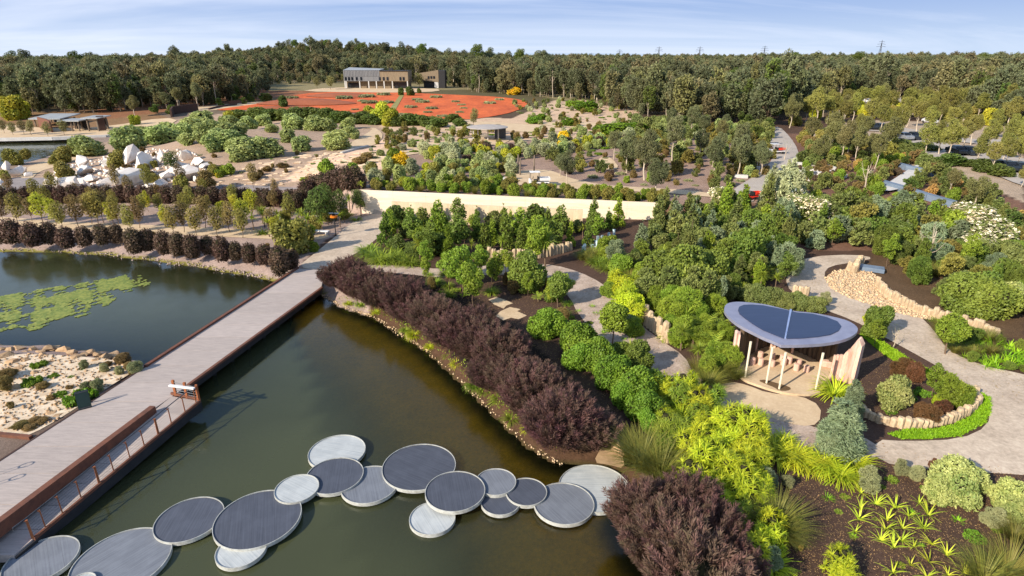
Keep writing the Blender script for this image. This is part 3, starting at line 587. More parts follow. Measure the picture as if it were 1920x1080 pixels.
m_wall = mat('rammed_earth', (238, 222, 196), (222, 202, 172), scale=.5, stretch=(.3, .3, 5), rough=.92, bump=.12, bscale=9)
m_rock = mat('white_quartz', (238, 232, 224), (196, 178, 160), scale=.5, rough=.85, bump=.6, bscale=3); m_sst = mat('sandstone', (204, 182, 148), (158, 134, 106), scale=1.5, rough=.9, bump=.5, bscale=5, stretch=(1, 1, .5), obj_var=.12)
m_pinkst = mat('pink_sandstone', (226, 192, 172), (190, 148, 128), scale=1.6, stretch=(1.6, 1.6, .4), rough=.9, bump=.6, bscale=5); m_brock = mat('brown_sandstone', (196, 164, 124), (140, 110, 84), scale=1.2, rough=.9, bump=.6, bscale=4, obj_var=.2)
m_log = mat('dark_timber_log', (112, 92, 72), (66, 54, 44), scale=3, stretch=(1, 1, .12), rough=.95, bump=.6, bscale=8); m_cream = mat('cream_paint', (226, 214, 186), (210, 198, 170), scale=2, rough=.6, fine=.1)
m_roofd = mat('dark_blue_roofing', (50, 60, 88), (40, 50, 76), scale=1.5, stretch=(.4, 6, 1), rough=.34, fine=.2); m_roofl = mat('pale_zinc_rim', (154, 154, 170), (136, 136, 154), scale=1., rough=.4, metal=.3, fine=.1)
m_glass = mat('dark_glass', (30, 34, 40), (24, 28, 34), rough=.12, spec=.6, fine=0); m_tyre = mat('black_rubber', (30, 30, 30), rough=.9); m_redp = mat('red_paint', (216, 62, 42), (196, 52, 36), rough=.4, fine=.05)
m_yel = mat('yellow_paint', (240, 180, 30), (224, 160, 24), rough=.45, fine=.05); m_orange = mat('orange_plastic', (238, 132, 34), rough=.45, fine=.05); m_tin = mat('metal_roofing', (170, 172, 170), (150, 152, 152), rough=.5, metal=.2, scale=.3, stretch=(8, 1, 1))
m_conc = mat('pale_concrete', (200, 196, 190), (182, 178, 172), scale=.8, rough=.85); m_bluec = mat('blue_grey_steel', (116, 130, 146), (100, 114, 130), scale=1, rough=.6); m_guard = mat('pale_blue_plastic', (198, 216, 220), (170, 196, 204), rough=.6)
m_green = mat('dark_green_board', (30, 52, 48), (22, 42, 40), rough=.6)
def V2(p): return Vector((p[0], p[1]))
def clipY(Pg, y0, y1):
    for yv, sg in ((y0, 1), (y1, -1)):
        out = []
        for i in range(len(Pg)):
            a, b = Pg[i], Pg[(i+1) % len(Pg)]; da, db = sg*(a[1]-yv), sg*(b[1]-yv)
            if da >= 0: out.append(a)
            if da*db < 0: t = da/(da-db); out.append((a[0]+t*(b[0]-a[0]), a[1]+t*(b[1]-a[1])))
        Pg = out
        if not Pg: break
    return Pg
# ------------------------------------------------------------------ boardwalk
DZ = 1.0
bw = empty('boardwalk', G(300, 760, DZ)+(DZ,), 0, 'long grey boardwalk with rust steel edges crossing the pond', 'boardwalk')
def rpar(o, p): o.location = Vector(o.location)-p.location; o.parent = p; return o
def wpar(o): return rpar(o, bw)
Lp = [G(x, y, DZ) for x, y in ((557, 503), (270, 688), (0, 862))]; Rp = [G(x, y, DZ) for x, y in ((609, 507), (602, 540), (350, 724), (322, 743), (283, 770), (0, 983))]
def ext(a, b, d): a, b = V2(a), V2(b); v = (b-a).normalized(); return tuple(b+v*d)
Lx, Rx = ext(Lp[1], Lp[2], 12), ext(Rp[4], Rp[5], 12)
deck = [Lp[0], Lp[1], Lp[2], Lx, Rx]+Rp[::-1]
deck = deck if sum(deck[i][0]*deck[(i+1) % len(deck)][1]-deck[(i+1) % len(deck)][0]*deck[i][1] for i in range(len(deck))) > 0 else deck[::-1]
ys = min(p[1] for p in deck); ye = max(p[1] for p in deck); y = ys; k = 0
while y < ye:
    q = clipY(deck, y, min(y+2.15, ye))
    if len(q) > 2: wpar(MB().prism(q, DZ-.12, DZ-.004*(k % 2)).build('deck_panel', m_deck)); k += 1
    y += 2.18
wpar(MB().prism([(p[0], p[1]) for p in deck], DZ-.55, DZ-.125).build('understructure', m_dark))
def beam(mb, pts, w, z0, z1, side=0.):
    """upright box beam along a polyline; side shifts it to the right of travel"""
    for a, b in zip(pts, pts[1:]):
        a, b = Vector(a), Vector(b); d = (b-a).normalized(); n = Vector((d.y, -d.x, 0)) if len(d) == 3 else Vector((d.y, -d.x))
        za = z0(a) if callable(z0) else z0; zb = z0(b) if callable(z0) else z0; ta = z1(a) if callable(z1) else z1; tb = z1(b) if callable(z1) else z1
        p = [a+n*(side-w/2), a+n*(side+w/2), b+n*(side+w/2), b+n*(side-w/2)]
        mb.add([(p[0].x, p[0].y, za), (p[1].x, p[1].y, za), (p[2].x, p[2].y, zb), (p[3].x, p[3].y, zb), (p[0].x, p[0].y, ta), (p[1].x, p[1].y, ta), (p[2].x, p[2].y, tb), (p[3].x, p[3].y, tb)],
               [(3, 2, 1, 0), (4, 5, 6, 7), (0, 1, 5, 4), (1, 2, 6, 5), (2, 3, 7, 6), (3, 0, 4, 7)])
    return mb
wpar(beam(MB(), [V2(Lp[0]), V2(Lp[1])], .22, DZ-.3, DZ+.14, side=-.11).build('edge_beam', m_rust))
wpar(beam(MB(), [V2(Rp[1]), V2(Rp[2])], .2, DZ-.04, DZ+.12, side=-.1).build('edge_beam', m_rust))
for i in range(9):
    a = V2(Rp[1]).lerp(V2(Rp[2]), (i+.5)/9); b = V2(Lp[0]).lerp(V2(Lp[1]), (i+.5)/9)
    for q in (a.lerp(b, .12), a.lerp(b, .88)): wpar(MB().tube([(q.x, q.y, -2), (q.x, q.y, DZ-.5)], .14, 8).build('pile', m_dark))
wpar(beam(MB(), [V2(Lp[1]), V2(Lp[2]), V2(Lx)], .12, DZ-.5, DZ+.02, side=-.06).build('kerb', m_rustd))
# long steel bench edge and the ramp beside it
g0, g1 = V2(G(374, 752, 1.0)), V2(G(62, 1010, .45)); ax_r = (g1-g0).normalized(); Lr = (g1-g0).length
def rz_(p): s_ = (V2(p)-g0).dot(ax_r)/Lr; return 1.0-.57*min(max(s_, 0), 1.08)
b0, b1 = V2(G(283, 770, DZ)), V2(Rx)
l0 = V2(G(322, 743, DZ)); l1 = b0.lerp(b1, ((g1-b0).dot((b1-b0).normalized())+1.2)/(b1-b0).length)
be = tag(beam(MB(), [b0, b1], .34, rz_, lambda p: DZ+.34, side=-.19).build('edge_bench', m_rust), 'long low rust steel bench edge between boardwalk and ramp', 'bench')
nr_ = Vector((ax_r.y, -ax_r.x)); 
ramp = empty('ramp', (g0.x, g0.y, 0), 0, 'sloping grey ramp down to the floating discs', 'ramp')
rp_ = [l0, g0, g1+ax_r*.9, l1]; q_ = [l0.lerp(l1, .0)]
for i in range(8):
    t0, t1 = i/8, (i+1)/8-.002
    qa, qb, qc, qd = l0.lerp(l1, t0), l0.lerp(l1, t1), g0.lerp(g1+ax_r*.9, t1), g0.lerp(g1+ax_r*.9, t0)
    rpar(MB().prism([tuple(qa), tuple(qb), tuple(qc), tuple(qd)], lambda x, y: rz_((x, y))-.4, lambda x, y: rz_((x, y))+.006).build('ramp_panel', m_deck), ramp)
rpar(beam(MB(), [g0, g1], .12, lambda p: rz_(p)-.05, lambda p: rz_(p)+.1, side=-.05).build('edge_beam', m_rust), ramp)
rpar(beam(MB(), [g0, g1+ax_r*.9], .06, lambda p: rz_(p)-.55, lambda p: rz_(p)-.055, side=-.10).build('fascia', m_dark), ramp)
# railing
rail = empty('ramp_railing', (g0.x, g0.y, 0), 0, 'rust steel wire railing along the ramp', 'railing')
pp = [(370, 750), (355, 760), (336, 776), (312, 796), (290, 815), (267, 836), (241, 857), (214, 881), (187, 902), (157, 929), (126, 957), (94, 982), (66, 1006)]; tops = []
for i, (a, b) in enumerate(pp):
    q = g0.lerp(g1, min(1, max(0, (V2(G(a, b, .8))-g0).dot(ax_r)/Lr))); z = rz_(q)+.05; w = .1 if i % 4 == 0 else .05; dv = nr_*(-.04)
    tops.append((q.x, q.y, z+1.0)); rpar(MB().tube([(q.x, q.y, z), (q.x, q.y, z+.98)], [w*.75, w*.6], 4).tube([(q.x, q.y, z+.85), (q.x-nr_.x*-.12, q.y-nr_.y*-.12, z+.93)], .02, 5).build('post', m_rusto), rail)
tin_ = [(x+nr_.x*.12, y+nr_.y*.12, z-.02) for x, y, z in tops]; e_ = Vector(tin_[-1])+Vector((ax_r.x, ax_r.y, 0))*.5
rpar(MB().tube(tin_+[tuple(e_), (e_.x, e_.y, e_.z-.14)], .028, 7).build('handrail', m_steel), rail)
for kx in range(6): rpar(MB().tube([(x, y, z-.88+kx*.14) for x, y, z in tops], .007, 4).build('wire', m_steel), rail)
# end barrier with its white board
q0, q1 = V2(G(330, 741, DZ)), V2(G(373, 750, DZ)); bar = empty('end_barrier', (q0.x, q0.y, DZ), 0, 'short rust barrier of bars and posts at the ramp head', 'barrier')
for t_ in (0, .5, 1):
    q = q0.lerp(q1, t_); rpar(MB().box(q.x, q.y, DZ+.5, .13, .13, 1.06).build('post', m_rusto), bar)
for kx in range(5): rpar(MB().tube([(q0.x, q0.y, DZ+.2+kx*.17), (q1.x, q1.y, DZ+.2+kx*.17)], .02, 6).build('rail', m_steel), bar)
rpar(beam(MB(), [q0-(q1-q0)*.2, q1], .12, DZ, DZ+.14).build('base_beam', m_rust), bar)
s0, s1 = V2(G(317, 722, DZ+1.12)), V2(G(364, 728, DZ+1.12)); tag(beam(MB(), [s0, s1], .16, DZ+1.06, DZ+1.14).build('white_board', m_white), 'narrow white board on top of the rust end barrier', 'board')
# sandwich board
x, y = G(160, 762, DZ); sb = empty('sandwich_board', (x, y, DZ), R(35), 'dark green sandwich board standing beside the white sand', 'sign')
for sg in (-1, 1):
    m = MB(); m.add([(-.32, sg*.3, 0), (.32, sg*.3, 0), (.32, sg*.03, 1.), (-.32, sg*.03, 1.), (-.32, sg*.33, 0), (.32, sg*.33, 0), (.32, sg*.06, 1.), (-.32, sg*.06, 1.)], [(0, 1, 2, 3), (7, 6, 5, 4), (0, 4, 5, 1), (1, 5, 6, 2), (2, 6, 7, 3), (3, 7, 4, 0)]); m.build('board', m_green, sb)
    MB().box(0, sg*.325, .08, .66, .03, .05).box(0, sg*.07, .98, .66, .03, .05).build('frame', m_steel, sb)
# looped bicycle-rack posts standing just outside the picture, seen by their shadows
for i, (a, b) in enumerate(((66, 866), (50, 889))):
    ex, ey = G(a, b, DZ); hh = 2.0; L_ = hh/math.tan(R(SUN_EL)); dx, dy = -SUN_DIR.x, -SUN_DIR.y; dn = math.hypot(dx, dy); x, y = ex-dx/dn*L_, ey-dy/dn*L_
    st = empty('loop_post', (x, y, DZ), math.atan2(dy, dx)+R(90), ('nearer' if i else 'farther')+' tall looped steel post casting a ringed shadow on the deck', 'post', 'looped posts on the boardwalk')
    MB().tube([(-.11, 0, 0), (-.11, 0, hh-.2)], .02, 6).tube([(.11, 0, 0), (.11, 0, hh-.2)], .02, 6).build('stem', m_steel, st)
    for hz in (hh-.2, hh*.32): MB().tube([(.17*math.cos(t), 0, hz+.17*math.sin(t)) for t in np.linspace(0, 6.283, 25)], .025, 6, cap=False).build('ring', m_steel, st)
# rust edging in the lower left corner
tag(beam(MB(), [V2(G(-60, 812, .9)), V2(G(0, 814, .9)), V2(G(58, 820, .9))], .22, .3, .98).build('garden_edging', m_rust), 'rust steel edging of the bed at the boardwalk side', 'edging')
# ------------------------------------------------------------------ floating discs
def disc_mat(name, a, b):
    t = NT(name); tcn = t.n('TexCoord').outputs['Object']; oi = t.n('ObjectInfo').outputs['Random']
    v = t.n('Mapping', {0: tcn, 'Scale': (14, .35, 1)}).outputs[0]; f1 = t.noise(v, 1., 4, .6); f2 = t.noise(tcn, 1.1, 5, .6); f3 = t.noise(tcn, 26, 3, .8)
    base = t.mix(t.ramp(f1, .3, .7), c4(a), c4(b)); base = t.mix(t.ramp(f2, .45, .75, 0, .35), base, c4(tuple(min(255, q*1.18) for q in a)))
    sx = t.n('SeparateXYZ', {0: tcn}).outputs[0]; gap = t.math('LESS_THAN', t.math('ABSOLUTE', t.math('SUBTRACT', t.math('FRACT', t.math('MULTIPLY', sx, 2.1)), .5)), .012)
    base = t.mix(t.math('MULTIPLY', gap, .45), base, c4(tuple(q*.5 for q in a)))
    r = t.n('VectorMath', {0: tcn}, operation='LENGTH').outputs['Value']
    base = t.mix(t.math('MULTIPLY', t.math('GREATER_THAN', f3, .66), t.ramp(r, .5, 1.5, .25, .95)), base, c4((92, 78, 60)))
    base = t.n('HueSaturation', {'Value': t.ramp(oi, 0, 1, .94, 1.06), 'Color': base}).outputs[0]
    p = t.n('BsdfPrincipled', {'Base Color': base, 'Roughness': .7, 'Specular IOR Level': .3}); t.L.new(p.outputs[0], t.out.inputs[0]); return t.m
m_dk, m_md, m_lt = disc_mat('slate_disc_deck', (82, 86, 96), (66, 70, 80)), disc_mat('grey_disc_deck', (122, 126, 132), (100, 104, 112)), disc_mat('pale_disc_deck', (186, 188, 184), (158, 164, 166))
m_rim = mat('galvanised_rim', (196, 196, 188), (160, 158, 148), rough=.45, metal=.15, scale=4)
DISCS = [  # px: left, right, top, bottom edges ; z ; deck ; grain angle ; label
 ((577, 685.5, 816, None), 0.22, m_lt, 75, 'pale disc at the back of the chain behind the grey one'), ((572, 682, 859, 927.5), 0.29, m_dk, 10, 'slate grey disc in front of the pale rear disc'),
 ((514, 598, 889.5, 945), 0.35, m_lt, 60, 'small pale grey disc lapping over two slate discs'), ((639, 746, 872.5, 947), 0.22, m_md, 20, 'mid grey disc tucked under two slate discs'),
 ((715.5, 855, 834, 920.5), 0.29, m_dk, 60, 'large slate disc farthest from the boardwalk ramp in mid chain'), ((797, 909.5, 884, 961), 0.42, m_dk, 12, 'slate disc lapping over the large slate disc and a small pale one'),
 ((767, 854, None, 1004), 0.15, m_lt, 30, 'small pale disc lowest below the chain'), ((892.5, 967, 878, 931), 0.35, m_md, 25, 'small grey disc above two slate discs'),
 ((901, 976, None, 967), 0.22, m_dk, 30, 'slate disc half hidden under its two neighbours'), ((948, 1026, 897.5, 949), 0.29, m_dk, 40, 'small slate disc beside the broad grey disc'),
 ((1000, 1115, 907, 984), 0.22, m_md, 35, 'broad grey disc lapping over the big pale landing disc'), ((1049, 1180, 869, 965), 0.15, m_lt, 88, 'big pale landing disc at the garden shore'),
 ((397.5, 566, 920, 1032), 0.29, m_dk, 20, 'largest slate disc in the left half of the chain'), ((402.5, 501, None, 1067), 0.22, m_lt, 50, 'pale sandy disc under the largest slate disc'),
 ((286, 421, 932.5, 1019), 0.22, m_dk, 5, 'tilted slate disc lapping the largest slate disc'), ((126, 323, 990, None), 0.15, m_md, -35, 'broad blue grey disc near the ramp foot'),
 ((None, 150.5, 1005, None), 0.22, m_md, 40, 'blue grey disc at the foot of the ramp'), ((122, 181, 1074, None), 0.22, m_lt, 0, 'tiny pale disc at the bottom edge of the photo')]
def fit_disc(b, z):
    def bb(q):
        a = np.linspace(0, 2*np.pi, 73); x, y = proj(q[0]+q[2]*np.cos(a), q[1]+q[2]*np.sin(a), z+0*a); return np.array([x.min(), x.max(), y.min(), y.max()])
    ix = [i for i in range(4) if b[i] is not None]; t = np.array([b[i] for i in ix], float)
    X, Y = G(((b[0] if b[0] is not None else b[1]-150)+b[1])/2, (b[2] if b[2] is not None else b[3]-70)+30, z); q = np.array([X, Y, 1.6])
    for _ in range(30):
        r = bb(q)[ix]-t; J = np.stack([(bb(q+e)[ix]-bb(q-e)[ix])/2e-3 for e in np.eye(3)*1e-3], 1); q = q+np.clip(-np.linalg.lstsq(J, r, rcond=1e-6)[0], -1, 1)
    return q
for b, z, dm, ang, lab in DISCS:
    X, Y, rad = fit_disc(b, z); d = empty('floating_disc', (X, Y, z), R(ang), lab, 'disc', 'round floating discs on the pond')
    n = 96; c = [(rad*math.cos(2*math.pi*i/n), rad*math.sin(2*math.pi*i/n)) for i in range(n)]
    ri = [(x*(1-.03/rad), y*(1-.03/rad)) for x, y in c]
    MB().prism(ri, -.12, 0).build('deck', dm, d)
    m = MB(); m.add([(x, y, -.14) for x, y in c]+[(x, y, .045) for x, y in c]+[(x, y, .045) for x, y in ri]+[(x, y, -.13) for x, y in ri]+[(x, y, -.14) for x, y in ri],
        [(i, (i+1) % n, n+(i+1) % n, n+i) for i in range(n)]+[(n+i, n+(i+1) % n, 2*n+(i+1) % n, 2*n+i) for i in range(n)]+[(2*n+i, 2*n+(i+1) % n, 3*n+(i+1) % n, 3*n+i) for i in range(n)]+[(i, 4*n+i, 4*n+(i+1) % n, (i+1) % n) for i in range(n)])
    m.build('rim', m_rim, d); MB().tube([(0, 0, -2.4-z), (0, 0, -.2)], .25, 10).build('column', m_dark, d)
# ------------------------------------------------------------------ heart-shaped shelter
def Zm(pts, z): return [G(1330+a/4.909, 540+b/4.909, z) for a, b in pts]
RZ = 3.65; FZ = .95
out_ = smooth_poly(Zm([(135, 190), (150, 150), (200, 130), (280, 125), (400, 135), (520, 150), (640, 180), (720, 200), (800, 215), (900, 222), (1000, 235), (1150, 265), (1280, 300), (1350, 345), (1372, 380), (1350, 420), (1280, 460), (1180, 490), (1050, 510), (900, 520), (760, 524), (665, 523), (655, 520), (650, 517), (590, 490), (500, 455), (400, 405), (300, 355), (230, 310), (170, 255), (140, 215)], RZ), 1)
inn_ = Zm([(735, 205), (690, 195), (600, 178), (500, 158), (400, 150), (320, 152), (275, 170), (265, 200), (280, 235), (330, 275), (400, 325), (500, 385), (600, 425), (685, 459)], RZ+.06)
inr_ = Zm([(765, 212), (800, 222), (950, 235), (1080, 265), (1180, 305), (1215, 350), (1190, 390), (1120, 425), (1000, 445), (850, 458), (715, 461)], RZ+.06)
sx, sy = G(1470, 690, FZ); sh = empty('heart_roof_shelter', (sx, sy, 0), 0, 'open garden shelter with a blue grey heart-shaped roof on pale poles', 'shelter')
def spar(o): return rpar(o, sh)
ro = MB().prism(out_, RZ-.2, RZ).build('roof', m_roofl); spar(ro)
for q in (inn_, inr_):
    w = MB().prism(q, RZ+.004, RZ+.05).build('roof_panel', m_roofd); w.parent = ro
gt = MB().prism(Zm([(741, 195), (760, 199), (706, 456), (692, 456)], RZ+.08), RZ+.004, RZ+.11).build('gutter', mat('blue_gutter', (140, 156, 190), (120, 138, 176), rough=.5)); gt.parent = ro
fl = smooth_poly(Zm([(235, 730), (270, 680), (330, 625), (420, 570), (520, 530), (640, 530), (760, 560), (880, 610), (985, 660), (1120, 735), (1150, 810), (1090, 880), (1040, 950), (960, 975), (850, 978), (700, 965), (560, 930), (430, 885), (330, 850), (265, 800)], FZ), 1)
spar(MB().prism(fl, .7, FZ).build('floor', m_sand))
spar(MB().prism(smooth_poly(Zm([(445, 850), (520, 842), (600, 870), (700, 895), (760, 925), (720, 948), (640, 945), (600, 915), (520, 885)], FZ), 1), FZ-.02, FZ+.006).build('soil_patch', mat('damp_soil', (112, 88, 60), (92, 72, 50))))
for a, b in ((330, 820), (525, 876), (642, 930), (978, 935)):
    x, y = Zm([(a, b)], FZ)[0]; spar(MB().tube([(x, y, FZ), (x, y, RZ-.19)], [.055, .075], 10).build('pole', m_cream))
rs = random.Random(5)
def path_pts(P, step):
    o = []; acc = 0.
    for a, b in zip(P, P[1:]):
        a, b = V2(a), V2(b); L = (b-a).length; s_ = acc
        while s_ < L: o.append((a.lerp(b, s_/L), (b-a).normalized())); s_ += step
        acc = s_-L
    return o
for q, d in path_pts(Zm([(262, 690), (330, 630), (400, 575), (520, 525), (640, 525), (760, 555), (880, 605), (985, 655), (1060, 690), (1120, 730)], FZ), .34):
    r_ = rs.uniform(.15, .19); spar(MB().tube([(q.x, q.y, .6), (q.x+rs.uniform(-.03, .03), q.y, 2.), (q.x, q.y, RZ-.19)], [r_*1.1, r_, r_*.9], 9).build('timber_post', m_log))
def jag(pts, z0, hs, m, name, thick=.3):
    """upright broken slab along a line with an uneven top"""
    mb = MB(); a, b = V2(pts[0]), V2(pts[1]); d = (b-a); n = Vector((d.y, -d.x)).normalized()*thick/2; k = len(hs)
    vs = []
    for i, h in enumerate(hs):
        q = a.lerp(b, i/(k-1)); w = 1+.35*math.sin(i*2.7); vs += [(q.x-n.x*w, q.y-n.y*w, z0), (q.x+n.x*w, q.y+n.y*w, z0), (q.x+n.x*w*.8, q.y+n.y*w*.8, z0+h*.97), (q.x-n.x*w*.8, q.y-n.y*w*.8, z0+h)]
    fs = [(0, 1, 2, 3), tuple(4*(k-1)+j for j in (3, 2, 1, 0))]
    for i in range(k-1):
        for j in range(4): fs.append((4*i+j, 4*i+(j+1) % 4, 4*i+4+(j+1) % 4, 4*i+4+j))
    return mb.add(vs, fs).build(name, m)
w0 = Zm([(188, 735), (238, 742)], .8); spar(jag(w0, .7, [2.75, 2.8, 2.75, 2.7], m_pinkst, 'stone_slab', .5))
w1 = Zm([(1195, 835), (1335, 885)], .8); spar(jag([w1[0], w1[1]], .7, [1.9, 2.2, 2.25, 2.6, 2.9, 3.2, 3.25, 3.05, 2.85], m_pinkst, 'stone_slab', .55))
for a, b, h in ((1120, 812, 1.5), (1145, 815, 1.55), (1175, 820, 1.6)): x, y = Zm([(a, b)], FZ)[0]; spar(MB().tube([(x, y, FZ-.2), (x, y, FZ+h)], [.11, .1], 8).build('stone_post', m_pinkst))
for a, b in ((425, 575), (570, 545), (640, 550), (760, 600), (600, 548)): x, y = Zm([(a, b)], FZ)[0]; spar(MB().tube([(x, y, FZ), (x, y, RZ-.2)], [.09, .08], 8).build('stone_post', m_pinkst))
for a, b in ((467, 640), (395, 700), (470, 706), (575, 718), (575, 660), (670, 665), (680, 708), (733, 692), (820, 708), (796, 757), (890, 768)):
    x, y = Zm([(a, b)], FZ)[0]; h = rs.uniform(.4, .5); tag(MB().tube([(0, 0, 0), (0, 0, h)], [.19, .175], 10).build('stone_stool', m_pinkst, None, (x, y, FZ+.002), bevel=.02), None, 'stool', 'stone stools in the heart-roofed shelter')
STOOL = [o for o in COL.objects if o.name.startswith('stone_stool')]
for o, l in zip(STOOL, ('behind the farthest left pole', 'beside the left pole, in front', 'second from the left pole, in front', 'behind the second pole, low', 'behind the second pole, high', 'behind the third pole, upper', 'behind the third pole, lower', 'right beside the third pole', 'upper one of the pair right of the third pole', 'lower one of the pair right of the third pole', 'standing apart, closest to the rightmost pole')): o['label'] = 'round pink stone stool '+l
x, y = Zm([(1070, 722)], FZ)[0]; tag(MB().box(0, 0, .22, .8, .45, .44).build('stone_bench', m_pinkst, None, (x, y, FZ+.002), R(-25), bevel=.05), 'pink stone block seat against the shelter back wall', 'seat')
# ------------------------------------------------------------------ stones
def hull(seed, sx, sy, sz, n=16, flat=0.):
    r = random.Random(seed); bm = bmesh.new()
    for _ in range(n):
        v = Vector((r.gauss(0, 1), r.gauss(0, 1), r.gauss(0, 1))).normalized()*r.uniform(.8, 1); bm.verts.new((v.x*sx/2, v.y*sy/2, v.z*sz/2))
    bmesh.ops.convex_hull(bm, input=bm.verts); bmesh.ops.delete(bm, geom=[v for v in bm.verts if not v.link_faces], context='VERTS'); return bm
def post_mesh(seed):
    r = random.Random(seed); mb = MB(); n = 7; rings = []
    for z, q in ((-1.2, 1.), (0, 1.04), (.95, .96), (1.2+r.uniform(-.1, .1), .7)): rings += [(.62*q*(1+r.uniform(-.12, .12))*math.cos(2*math.pi*i/n+.3), .62*q*(1+r.uniform(-.12, .12))*math.sin(2*math.pi*i/n+.3), z+(r.uniform(-.12, .12) if z > .5 else 0)) for i in range(n)]
    mb.add(rings, [(j*n+i, j*n+(i+1) % n, (j+1)*n+(i+1) % n, (j+1)*n+i) for j in range(3) for i in range(n)]+[tuple(3*n+i for i in range(n))]); return mb.mesh('stone_post', m_sst)
def stone_mesh(name, seed, sx, sy, sz, m, n=16):
    me = bpy.data.meshes.new(name); bm = hull(seed, sx, sy, sz, n); bm.to_mesh(me); bm.free(); me.materials.append(m); return me
POSTS = [post_mesh(30+i) for i in range(6)]
def stone_wall(P, h, w, label, name='stone_edging'):
    Q = [GT(*p)[:2] for p in P]; z = float(land(*Q[0])); e = empty(name, (Q[0][0], Q[0][1], z), 0, label, 'stone edging')
    for q, d in path_pts(Q, w*.95):
        hh = h*rs.uniform(.75, 1.2); o = place('stone', rs.choice(POSTS), e, (q.x-Q[0][0], q.y-Q[0][1], hh*.32), math.atan2(d.y, d.x)+rs.uniform(-.2, .2), (w*.95, w*rs.uniform(.8, 1.1), hh*.62))
        o.rotation_euler = (rs.uniform(-.07, .07), rs.uniform(-.07, .07), math.atan2(d.y, d.x)+rs.uniform(-.2, .2))
stone_wall(smooth_line([(1593, 757), (1615, 776), (1640, 789), (1665, 796), (1690, 801), (1715, 801), (1740, 798), (1765, 794), (1790, 786), (1812, 776), (1828, 763), (1833, 750), (1825, 737)], 1), .5, .36, 'curved row of upright sandstones round the bed beyond the heart-roofed shelter')
stone_wall(smooth_line([(1645, 537), (1660, 555), (1690, 572), (1720, 586), (1760, 597), (1800, 608), (1840, 621), (1868, 634)], 1), .72, .4, 'long row of upright sandstones above the stony creek bed')
stone_wall([(918, 484), (960, 486), (1010, 483), (1040, 477), (1072, 468)], .95, .45, 'row of upright sandstones under the young trees before the long wall')
stone_wall([(1208, 606), (1222, 618), (1240, 632), (1252, 642)], 1.15, .45, 'short tall sandstone row beside the winding path and the heart-roofed shelter')
stone_wall([(1490, 556), (1503, 559), (1516, 562)], .9, .45, 'cluster of three upright stones behind the heart-shaped roof')
stone_wall([(1592, 508), (1602, 512), (1606, 500), (1614, 496)], .9, .5, 'orange and tan stones standing at the small garden pool')
ROCKS = [stone_mesh('rock', 60+i, 2, 2, 2, m_rock, 13) for i in range(7)]; BROCK = [stone_mesh('sandstone_rock', 80+i, 2, 2, 2, m_brock, 15) for i in range(6)]
WB = [(99, 347, 26, 32), (115, 350, 14, 30), (134, 350, 32, 36), (160, 345, 20, 24), (172, 335, 24, 16), (185, 352, 32, 24), (201, 340, 28, 16), (246, 296, 28, 40), (208, 306, 24, 22), (158, 306, 22, 26), (281, 303, 38, 36), (304, 298, 18, 30),
      (243, 333, 50, 36), (254, 356, 34, 20), (350, 328, 42, 30), (326, 322, 24, 16), (350, 293, 22, 22), (368, 303, 28, 16), (384, 311, 26, 10), (310, 330, 26, 16), (284, 348, 30, 12), (302, 343, 24, 14), (341, 312, 28, 14), (161, 321, 26, 18), (120, 360, 26, 14),
      (15, 312, 15, 18), (33, 322, 24, 22), (44, 318, 13, 18), (5, 342, 16, 12), (55, 328, 12, 10), (228, 345, 22, 16), (372, 335, 18, 12)]
WBL = ['leftmost', 'narrow upright', 'large pale-faced', 'small square', 'low', 'broad', 'flat', 'tallest leaning', 'pointed', 'upright', 'huge sunlit', 'thin upright', 'widest', 'wedge-shaped', 'large split', 'small', 'round', 'jagged', 'low flat']
for i, (a, b, w, h) in enumerate(WB):
    x, y, z = GT(a, b+h*.35); t = depth(x, y, z); s = t/FPX; o = place('white_boulder', ROCKS[i % 7], None, (x, y, z+h*s*.35), rs.uniform(0, 6), (w*s*.76, w*s*.6, h*s*.7)); o.rotation_euler = (rs.uniform(-.3, .3), rs.uniform(-.3, .3), rs.uniform(0, 6))
    o['category'] = 'boulder'; o['group'] = 'white boulders of the dry river garden'; o['_b'] = 1; PENDING.append((o, None, None, a, b, None, (WBL[i]+' white boulder' if i < 19 else 'white boulder'), None))
# sandstone round the white sand bed
SB = [(4, 655, 22), (18, 657, 20), (34, 652, 26), (48, 662, 22), (62, 655, 20), (78, 660, 24), (92, 655, 26), (102, 652, 22), (118, 654, 26), (134, 660, 20), (145, 670, 30), (158, 664, 20), (170, 660, 22), (184, 664, 22), (198, 668, 24), (212, 667, 30), (224, 672, 22), (150, 680, 20), (240, 680, 18), (252, 684, 20), (262, 690, 18),
      (10, 668, 30), (24, 680, 28), (38, 690, 30), (48, 676, 24), (30, 700, 26), (22, 714, 26), (26, 728, 28), (34, 742, 26), (50, 676, 22), (66, 700, 22), (20, 668, 20), (86, 770, 18), (96, 776, 24), (110, 780, 22), (80, 790, 18), (62, 776, 18), (76, 668, 22), (90, 668, 18), (180, 676, 20)]
for i, (a, b, w) in enumerate(SB):
    x, y, z = GT(a, b); z = .45 if b < 668 else .75; x, y = G(a, b, z); s = depth(x, y, z)/FPX; o = place('sandstone_rock', BROCK[i % 6], None, (x, y, z-.05), rs.uniform(0, 6), (w*s*.6, w*s*.5, w*s*rs.uniform(.28, .42)))
    o['category'] = 'rock'; o['group'] = 'sandstone rocks edging the white sand bed'; PENDING.append((o, None, None, a, b, None, 'sandstone rock at the water edge' if b < 676 else 'sandstone rock on the white sand', None))
sheet('white_sand_bed', [(-300, 665), (0, 668), (60, 663), (140, 668), (210, 674), (264, 692), (240, 703), (158, 756), (85, 802), (40, 822), (-40, 815), (-300, 800)], m_wsand, .025, .5)
